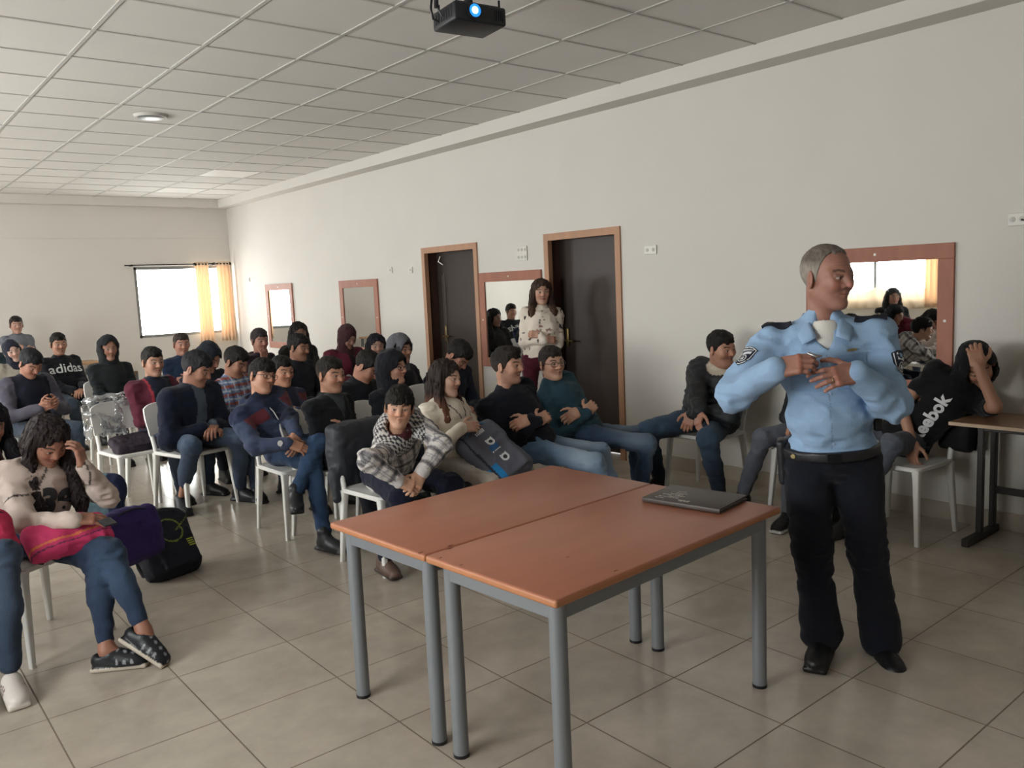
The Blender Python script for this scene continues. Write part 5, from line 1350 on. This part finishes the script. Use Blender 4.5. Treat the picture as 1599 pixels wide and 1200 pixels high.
P_('bigjacket', 'young man in open dark navy jacket looking down with clasped hands', at_z(308, 577, 1.09), -70, -48, s=1.08, lean=.12, arms='lap', pitch=24, pelvis=np.array([2.08, 6.62, .55]), knees={'L': np.array([2.36, 6.22, .54]), 'R': np.array([1.98, 6.20, .54])}, ankles={'L': (at_z(375, 763, .10), (.5, -1, 0)), 'R': (at_z(283, 780, .10), (-.1, -1, 0))},
   top=dict(kind='jacket', fn=openjacket('4c5560', '171d2e', .045), bulk=.024), bottom=dict(col='333f52', denim=.4, wash='5b6c82'), hair=dict(style='short', col='1c1c20', t=.014, vol=.010, side=.002, fade='3e3a3a'), skin='9f725e', hopt=dict(stubble=.15), shoes=dict(col='1c1d22', sole='15151a'))
P_('hood_back', 'person under a raised dark hood bending behind the open navy jacket', at_z(327, 560, 1.08), -80, -60, s=1.0, lean=.10, arms='lap', pitch=30, top=dict(kind='hoodie', col='20242c', nohood=1), bottom=DARKT, hair=dict(style='hood', col='1e222a', peak=1), skin='9f725e')
P_('redblack', 'boy in maroon and black jacket beside the empty wrapped chair', at_z(239, 566, 1.12), -72, (3.2, 1.6), s=.98, lean=.0, arms='lap', top=dict(kind='jacket', fn=redblack, bulk=.008), bottom=JD, hair=dict(style='short', col='15120f', t=.010, vol=.010, side=-.001, fade='5a463c'), skin='ab816c', hopt=dict(stubble=.1))
P_('navyback', 'young man in plain dark blue shirt under the end wall window', at_z(284, 538, 1.14), -80, (2.4, 1.0), s=1.0, lean=.0, arms='cross', top=dict(kind='sweater', col='1e2a40'), bottom=JD, hair=dict(style='short', col='3a302c', t=.005, vol=.0, side=-.002, fade='7a6458'), skin='a77867')
P_('greenhood', 'person in black hooded sweatshirt with hood up by the end wall', at_z(170, 545, 1.15), -80, (2.4, 1.0), s=1.0, lean=-.05, arms='lap', top=dict(kind='hoodie', col='1c2022', nohood=1), bottom=DARKT, hair=dict(style='hood', col='1c1f22', inner='141618'), skin='946c5a')
P_('adidas', 'boy in black sweatshirt with large white chest lettering', at_z(92, 538, 1.17), -74, (3.0, .8), s=1.02, lean=-.08, arms='lap', top=dict(kind='sweatshirt', col='16181e', bulk=.008), bottom=JD, hair=dict(style='short', col='15120f', t=.012, vol=.010, side=.0), skin='a47964')
lettering('adidas', 'adidas', .15, -.0, .70, 0, 'd4d6d8', bold=.002)
P_('backwall', 'boy in grey hooded sweatshirt with folded arms perched highest at the end wall', at_y(26, 508, 13.5), -75, (2.5, .5), s=1.0, lean=-.08, hip=.83, arms='cross', top=dict(kind='hoodie', col='64666e'), bottom=JD, hair=dict(style='short', col='201a17', t=.010), skin='a07a69')
P_('hijab_left', 'girl in dark headscarf with head tilted at the left edge', at_z(20, 549, 1.15), -70, (2.2, .5), s=.95, lean=.0, arms='lap', roll=12, top=dict(kind='jacket', col='938d82'), bottom=DARKT, hair=dict(style='hijab', col='232430'), skin='b29183', hopt=dict(fem=True))
P_('vest', 'boy in dark vest over grey sleeves looking down at his hands', at_z(48, 568, 1.12), -70, -68, s=1.02, lean=.10, arms='phone', pitch=36, top=dict(kind='padded_vest', fn=vest('181b28', '4e4c58'), bulk=.01), bottom=JD, hair=dict(style='short', col='16161a', t=.014, vol=.010, side=.006), skin='9b6e5c')
P_('teal_edge', 'person in dark teal jacket cut by the left edge', at_z(-12, 535, 1.18), -75, (2, 1), s=1.0, lean=0, arms='lap', top=dict(kind='jacket', col='1c3038'), bottom=DARKT, hair=dict(style='short', col='16130f'), skin='9b6e5c')
# third row right
P_('greyhood', 'boy with raised light grey hood over a black jacket near the long wall', at_z(626, 546, 1.10), -75, (4.9, 2.5), s=1.0, lean=.0, arms='lap', roll=0, top=dict(kind='jacket', col='1c1e24'), bottom=DARKT, hair=dict(style='hood', col='5c5c62', inner='3c3c42', fringe='171310'), skin='9f745e')
P_('hijab_black', 'girl with black hair covering, only eyes and forehead seen, near the wall', at_z(588, 541, 1.08), -85, (2.4, 1.2), s=.94, lean=.0, arms='lap', top=dict(kind='jacket', col='1c1c22'), bottom=DARKT, hair=dict(style='long', col='15121a', len=.22, full=1), skin='a27d6d', hopt=dict(fem=True))
P_('maroon_hijab', 'girl in maroon headscarf and red jacket looking down', at_z(543, 527, 1.17), -85, -82, s=.97, lean=.02, arms='phone', pitch=28, top=dict(kind='jacket', col='5a1f2e', bulk=.012, fn=openjacket('2a1a20', '5a1f2e', .03)), bottom=DARKT, hair=dict(style='hijab', col='3a2124'), skin='9f7869', hopt=dict(fem=True))
P_('p18', 'boy with dark hair in black top looking down in the middle row', at_z(467, 543, 1.13), -70, -62, s=1.0, lean=.05, arms='lap', pitch=12, top=dict(kind='sweater', col='171920'), bottom=DARKT, hair=dict(style='short', col='15120f', t=.012, vol=.008), skin='946a56')
P_('p19', 'person with long black hair behind the boy in black top', at_z(467, 521, 1.19), -80, (3.0, 1.2), s=.98, lean=.0, arms='lap', top=dict(kind='jacket', col='23221f', bulk=.012), bottom=DARKT, hair=dict(style='long', col='16120f', len=.30, full=1), skin='866252', hopt=dict(fem=True))
P_('p20', 'boy with hand on mouth wearing a maroon jacket near the far mirror', at_z(406, 533, 1.15), -72, (4.2, 1.0), s=1.0, lean=.03, arms='chin', top=dict(kind='hoodie', col='2c1e28'), bottom=DARKT, hair=dict(style='short', col='2c2626', t=.014, vol=.014, side=.008), skin='9f7262')
# left foreground
gp = np.array([.62, 4.52, .55]); gh = at_z(74, 690, .99)
person('girl38', 'girl in pale sweater numbered on the front looking down, pink bag on her lap', gh, -62, -72, s=.95, pelvis=gp, pitch=36, roll=0, arms='lap',
    hands={'R': (at_y(118, 812, 4.10), nrm(np.array([.85, -.1, -.12])), np.array([0, -.5, 1])), 'L': (at_y(130, 728, 4.28), nrm(np.array([-.10, .05, 1.0])), np.array([.9, -.7, .1])), 'Rk': dict(curl=.2), 'Lk': dict(curl=.5)}, elbow={'L': np.array([.7, -.1, -1]), 'R': np.array([-.6, -.1, -.8])},
    knees={'L': at_y(172, 862, 4.06), 'R': at_y(150, 868, 4.10)}, ankles={'R': (np.array([.80, 3.93, .088]), nrm(np.array([.85, -.5, 0]))), 'L': (at_y(225, 985, 3.86), nrm(np.array([.35, -.45, -.55])))},
    top=dict(kind='sweater', fn=raglan, bulk=.008), bottom=dict(col='28344a', denim=.4, wash='4a607a', hem=.14, cuff=.04, bare=1), hair=dict(style='long', col='231a1a', len=.38, fwd=.07, t=.012), skin='946856', hopt=dict(fem=True), shoes=dict(col='17191f', sole='b8aea0', open=1, high=0, dots='8a8c90', up1=np.array([.45, -.2, .7])))
lettering('girl38', '38', .17, .01, .56, 0, '2a2a2e', bold=.01)
person('left_girl', 'girl in maroon jacket and jeans with white sneakers cut by the left edge', at_z(-20, 664, 1.04), -66, (1.2, 0), s=.97, pelvis=np.array([.12, 4.42, .55]), pitch=20, arms='lap', knees={'L': at_y(8, 868, 4.02), 'R': at_y(-60, 880, 4.05)}, ankles={'L': (np.array([.43, 3.96, .09]), nrm(np.array([.0, -1, 0]))), 'R': (np.array([.30, 3.95, .09]), nrm(np.array([-.05, -1, 0])))},
    top=dict(kind='jacket', col='5a1a28', bulk=.01), bottom=dict(col='2f3a4c', denim=.3, wash='56667c', hem=.10), hair=dict(style='long', col='15131a', len=.30, full=1), skin='946856', hopt=dict(fem=True), shoes=dict(col='cfc8c2', sole='c9c2b8', stripes='5a2230', high=0))
# two people who only show in the big mirror
person('mirror_girl', 'long haired girl in black top seen only in the big mirror behind the officer', np.array([-.60, 5.55, 1.22]), -50, (3.2, 1.6), s=.98, lean=.0, arms='phone', top=dict(kind='sweater', col='17161a'), bottom=JE, hair=dict(style='long', col='1a1513', len=.34, full=1), skin='a77e6b', hopt=dict(fem=True))
person('mirror_boy', 'girl in grey hooded sweatshirt seen at the edge of the big mirror', np.array([-.75, 4.72, 1.08]), -40, (3.2, 1.6), s=.96, lean=.10, arms='lap', pitch=15, top=dict(kind='hoodie', col='9a9a96', bulk=.01), bottom=JE, hair=dict(style='long', col='241c18', len=.28, full=1), skin='a77e6b', hopt=dict(fem=True))

TOPCH = {'woman_white', 'man_black', 'man_teal', 'man_puffer', 'wall_grey', 'slumped', 'edge_sitter', 'boy', 'navy', 'officer', 'standing_woman', 'backwall', 'bigjacket'}
NAMES = dict(black2='v-neck sweater boy', facepalm='boy with his head in his hand', hood_front='black hood and glasses', bent='person bending before the doorway', p21='navy and maroon jacket', plaid='blue checked shirt', hood_back='bending dark hood',
    redblack='maroon and black jacket', navyback='plain dark blue shirt', greenhood='raised black hood by the end wall', adidas='white lettered sweatshirt', hijab_left='tilted dark headscarf', vest='dark vest', teal_edge='dark teal jacket at the left edge',
    greyhood='raised light grey hood', hijab_black='black hair covering near the wall', maroon_hijab='maroon headscarf', p18='black top in the middle row', p19='long black hair in the middle row', p20='boy with hand on mouth', girl38='girl in the numbered sweater', left_girl='maroon jacket at the left edge', mirror_girl='black top seen in the mirror', mirror_boy='grey sweatshirt seen in the mirror')
for k, c in PEOPLE.items():
    if k in TOPCH: continue
    y_ = math.degrees(math.atan2(c['fw'][1], c['fw'][0])); p = c['P'] + c['fw'] * .03; chair(p[0], p[1], y_, 'white plastic chair under the ' + NAMES[k])
chair(2.10, 6.58, -75, 'white plastic chair under the open navy jacket')
# ------------------------------------------------------------------ bags and loose things
def bag(name, ctr, F, size, col, label, cat='backpack', pocket=None, group=None, trim=None, strap=None, slump=.012, extra=None, fn=None):
    ctr = np.asarray(ctr, float); F = np.asarray(F); w, d, h_ = size   # F rows: front, left, up
    f = Field(.0065); f.rbox(ctr, np.array([d / 2, w / 2, h_ / 2]), F, min(d, w) * .36, .02); f.ell(ctr + F[2] * h_ * .22, np.array([d * .50, w * .48, h_ * .34]), F, .04)
    f.rbox(ctr + F[0] * d * .46 - F[2] * h_ * .16, np.array([d * .16, w * .38, h_ * .28]), F, .02, .02)
    V, Q = f.run(lambda P: vnoise(P * 9 + 3) * slump + (np.abs(vnoise(P * 20 + 8)) - .3) * slump * .8)
    C = flat(V, col); q = (V - ctr) @ F.T
    if pocket: C[(q[:, 0] > d * .35) & (q[:, 2] < h_ * .12)] = lin(pocket)
    if fn: C = fn(q, C)
    r = link(name, np_mesh(name, V, Q, C, ctr), M_bag(), None, tuple(ctr)); tag(r, label, cat, group)
    m = MB(); tr = mat('bag_trim_' + (trim or '1c1c20'), trim or '1c1c20', .7)
    def B(x, y, z): return Vector(F[0] * x + F[1] * y + F[2] * z)
    zp = [B(d * .50 * math.cos(a) * .75 + d * .18, w * .46 * math.sin(a * 1) , h_ * .10 + h_ * .36 * math.cos(a * .9)) for a in np.linspace(-1.7, 1.7, 22)]
    m.tube(zp, .004, 6); m.build('zip', tr, r, smooth=True)
    m = MB(); m.tube([B(-d * .35, -.035, h_ * .46), B(-d * .38, -.03, h_ * .54), B(-d * .38, .03, h_ * .54), B(-d * .35, .035, h_ * .46)], .009, 8); m.build('handle', tr, r, smooth=True)
    for q_ in (-1, 1):
        m = MB(); m.tube([B(-d * .42, q_ * w * .18, h_ * .44), B(-d * .85, q_ * w * .24, h_ * .25), B(-d * .9, q_ * w * .30, -h_ * .1), B(-d * .5, q_ * w * .40, -h_ * .42)], .016, 8, flat=.4); m.build('shoulder_strap', tr, r, smooth=True)
    return r
# grey backpack on the woman's lap
bc = at_y(772, 712, 3.93); up_ = nrm(at_y(738, 668, 4.08) - at_y(812, 745, 3.78)); fr_ = nrm(np.array([-.45, -.75, .62])); fr_ = nrm(fr_ - up_ * (fr_ @ up_)); Fb = np.array([fr_, np.cross(up_, fr_), up_])
def gpk(q, C):
    C[(q[:, 2] < -.07) & (q[:, 1] < -.06)] = lin('1f78b4'); C[(np.abs(q[:, 1] + .105) < .006)] = lin('2c2f3a'); return C
gb = bag('backpack', bc, Fb, (.29, .17, .43), '5a5b66', 'slate grey backpack with blue pocket and white round badges on the woman\'s lap', trim='2b6f94', fn=gpk)
wb = mat('badge_white', 'd6d8dc', .7); db = mat('badge_dark', '2a2a30', .6)
for zz in (.055, -.075):
    ce = bc + Fb[2] * zz + Fb[1] * .01
    project(merge2d(ring2d(.0, .026, 22), poly2d([(-.026, .008), (-.024, .030), (-.008, .022)]), poly2d([(.026, .008), (.024, .030), (.008, .022)])), 'badge', gb, ce, Fb[1], Fb[2], Fb[0], .003, wb)
    project(ring2d(.0, .013, 18), 'badge_centre', gb, ce, Fb[1], Fb[2], Fb[0], .0045, db)
project(merge2d(*[poly2d([(-.03 + k * .011, -.012), (-.023 + k * .011, -.012), (-.023 + k * .011, .012), (-.03 + k * .011, .012)]) for k in range(6)]), 'emblem', gb, bc + Fb[2] * .145, Fb[1], Fb[2], Fb[0], .003, wb)
project(merge2d(poly2d([(-.03, -.005), (-.022, -.005), (-.022, .005), (-.03, .005)]), *[poly2d([(-.014 + k * .008, -.003), (-.008 + k * .008, -.003), (-.008 + k * .008, .004), (-.014 + k * .008, .004)]) for k in range(6)]), 'lettering', gb, bc + Fb[2] * -.01, Fb[1], Fb[2], Fb[0], .003, wb)
project(poly2d([(-.03, -.018), (.03, -.018), (.03, .018), (-.03, .018)]), 'blue_print', gb, bc + Fb[2] * .015, Fb[1], Fb[2], Fb[0], .0025, mat('blue_print', '2a5a8a', .8))
# black backpack with green lines on the floor
bb = at_z(262, 850, .16); F2 = frame(np.array([-.05, -1, .45]), (.3, .2, 1)); F2 = frame(np.array([.2, -.85, .5]))
def bkf(q, C):
    r_ = np.sqrt((q[:, 1] / 1.0 - .0) ** 2 + (q[:, 2] - .05) ** 2); C[(np.abs(r_ - .075) < .004) & (q[:, 0] > 0)] = lin('7d8a3c'); C[(np.abs(q[:, 2] - .02 - q[:, 1] * .6) < .003) & (q[:, 0] > 0) & (q[:, 1] > .03)] = lin('8a9440'); return C
b2 = bag('backpack', at_z(258, 852, .17), frame(np.array([.25, -.8, .55])), (.33, .20, .42), '1c1e28', 'black backpack with yellow-green lines leaning on the tiles', fn=bkf)
F2 = frame(np.array([.25, -.8, .55])); c2 = at_z(258, 852, .17)
project(merge2d(*[poly2d([(-.03, k * .014 - .02), (.025 - .01 * (k % 2), k * .014 - .02), (.025 - .01 * (k % 2), k * .014 - .013), (-.03, k * .014 - .013)]) for k in range(4)]), 'lime_print', b2, c2 + F2[1] * .10 - F2[2] * .06, F2[1], F2[2], F2[0], .003, mat('lime_print', 'a8b43c', .8))
bag('bag', at_z(205, 838, .33), frame(np.array([.35, -.9, .35])), (.34, .14, .30), '33255c', 'purple bag behind the black backpack', 'bag')
bag('backpack', at_z(150, 780, .24) + np.array([-.02, -.25, 0]), frame(np.array([-.3, -.9, .35])), (.30, .18, .40), '506670', 'grey-green backpack with navy side standing behind the numbered sweater', fn=lambda q, C: (C.__setitem__(q[:, 1] > .05, lin('1c2644')), C)[1], trim='23303a')
# pink bag on the girl's lap
pkc = at_y(108, 838, 4.16); bag('bag', pkc, frame(np.array([.15, -.75, .9])), (.36, .085, .18), 'c83c6a', 'bright pink bag with orange zip lines on the girl\'s lap', 'bag', fn=lambda q, C: (C.__setitem__(np.abs(q[:, 2] + .03 - q[:, 1] * .1) < .006, lin('d87850')), C.__setitem__(np.abs(q[:, 2] + .055 - q[:, 1] * .1) < .003, lin('5a3050')), C)[2], trim='1e1c24')
m = MB(); hp = at_y(171, 818, 4.03); M_ = Matrix.Translation(Vector(hp)) @ Matrix.Rotation(.3, 4, 'Z') @ Matrix.Rotation(.35, 4, 'X'); m.box((-.030, -.016, -.004), (.030, .045, .004), .003, M=M_); ph = m.build('mobile_phone', mat('phone_glass', '2a2a30', .15)); tag(ph, 'small phone under the fingers of the girl with the pink bag', 'phone')
bag('bag', at_y(-26, 838, 4.10), frame(np.array([.2, -.8, .4])), (.24, .10, .20), 'a8284a', 'crimson bag on the lap at the left edge', 'bag')
# dark jacket hung on the boy's chair
a_ = math.radians(BOYCH[2]); fx = np.array([math.cos(a_), math.sin(a_), 0]); lx = np.array([-fx[1], fx[0], 0]); jc = np.array([BOYCH[0], BOYCH[1], 0]) - fx * .30
f = Field(.007); Fj = np.array([fx, lx, [0, 0, 1.0]])
jc = jc + fx * .02; f.rbox(jc + np.array([0, 0, .64]), np.array([.085, .217, .20]), Fj, .05, .02); f.cone(jc + np.array([0, 0, .55]) - lx * .22 + fx * .03, jc + np.array([0, 0, .40]) - lx * .23 + fx * .06, .035, .03, .03); f.cone(jc + np.array([0, 0, .55]) + lx * .20, jc + np.array([0, 0, .42]) + lx * .21, .035, .03, .03)
V, Q = f.run(lambda P: vnoise(P * 12) * .007 + (np.abs(vnoise(P * 24)) - .3) * .008)
jo = link('hanging_jacket', np_mesh('hanging_jacket', V, Q, flat(V, '25272e'), jc), M_puffer(), None, tuple(jc)); tag(jo, 'charcoal jacket hung over the back of the plaid boy\'s chair', 'jacket')

# empty chair wrapped in clear film with a bag on it
PX, PY, PA = 1.78, 6.98, -82
chair(PX, PY, PA, 'empty white plastic chair wrapped in clear film beside the maroon and black jacket')
mw = bpy.data.materials.new('clear_film'); mw.use_nodes = True; nt = mw.node_tree; N = nt.nodes; L = nt.links; N.remove(N['Principled BSDF'])
t = N.new('ShaderNodeBsdfTransparent'); g = N.new('ShaderNodeBsdfGlossy'); g.inputs['Roughness'].default_value = .08; dfs = N.new('ShaderNodeBsdfDiffuse'); dfs.inputs[0].default_value = rgba('8c95a0'); x = N.new('ShaderNodeMixShader'); x2 = N.new('ShaderNodeMixShader'); x.inputs[0].default_value = .5; x2.inputs[0].default_value = .35
L.new(g.outputs[0], x2.inputs[1]); L.new(dfs.outputs[0], x2.inputs[2]); L.new(t.outputs[0], x.inputs[1]); L.new(x2.outputs[0], x.inputs[2]); L.new(x.outputs[0], N['Material Output'].inputs[0])
a_ = math.radians(PA); fx = np.array([math.cos(a_), math.sin(a_), 0]); lx = np.array([-fx[1], fx[0], 0]); pc_ = np.array([PX, PY, 0]); Fp = np.array([fx, lx, [0, 0, 1.0]])
f = Field(.010); f.rbox(pc_ - fx * .31 + np.array([0, 0, .70]), np.array([.085, .245, .19]), Fp, .07, .03); f.rbox(pc_ - fx * .31 + np.array([0, 0, .62]), np.array([.075, .235, .26]), Fp, .06, .01, True)
V, Q = f.run(lambda P: (np.abs(vnoise(P * np.array([16, 16, 10]))) - .3) * .03 + vnoise(P * 34) * .009)
fo = link('plastic_film', np_mesh('plastic_film', V, Q, None, pc_), mw, None, tuple(pc_)); tag(fo, 'crumpled clear film over the back of the empty chair', 'plastic cover')
bag('shoulder_bag', pc_ + fx * .03 + np.array([0, 0, .505]), frame(np.array([fx[0] * .3, fx[1] * .3, 1.0]), tuple(fx)), (.36, .075, .26), '2b222c', 'dark plum bag lying on the seat of the wrapped chair', 'bag')
# empty tan-backed chair before the black hood
r = empty('wooden_chair', (2.40, 9.35, 0), math.radians(-80)); tag(r, 'empty tan-backed chair in front of the black hood by the end wall', 'chair')
MT = mat('tan_plywood', 'a08468', .45, var=.04, vscale=8); m = MB(); m.box((-.21, -.21, .43), (.2, .21, .455), .012); m.build('seat', MT, r, smooth=True)
m = MB(); m.box((-.235, -.205, .64), (-.215, .205, .87), .012, 3); m.build('backrest', MT, r, smooth=True)
for sy in (-1, 1):
    m = MB(); m.tube([(.17, sy * .19, 0), (.16, sy * .19, .43)], .011, 8); m.build('leg', M_steel, r, smooth=True)
    m = MB(); m.tube([(-.20, sy * .19, 0), (-.19, sy * .19, .43), (-.212, sy * .19, .60), (-.218, sy * .19, .84)], .011, 8); m.build('leg', M_steel, r, smooth=True)
# things under the chairs by the wall
bag('backpack', np.array([5.15, 2.98, .19]), frame(np.array([-1, -.2, .25])), (.28, .16, .34), '17201f', 'dark backpack with olive top under the chair behind the officer', fn=lambda q, C: (C.__setitem__(q[:, 2] > .06, lin('6a6a2c')), C)[1])
# black bag straps behind the slumped boy
bag('backpack', np.array([5.28, 2.02, .62]) + np.array([-.02, .12, 0]), frame(np.array([-1, .3, .1])), (.22, .09, .24), '141416', 'black backpack wedged behind the slumped boy', slump=.006)
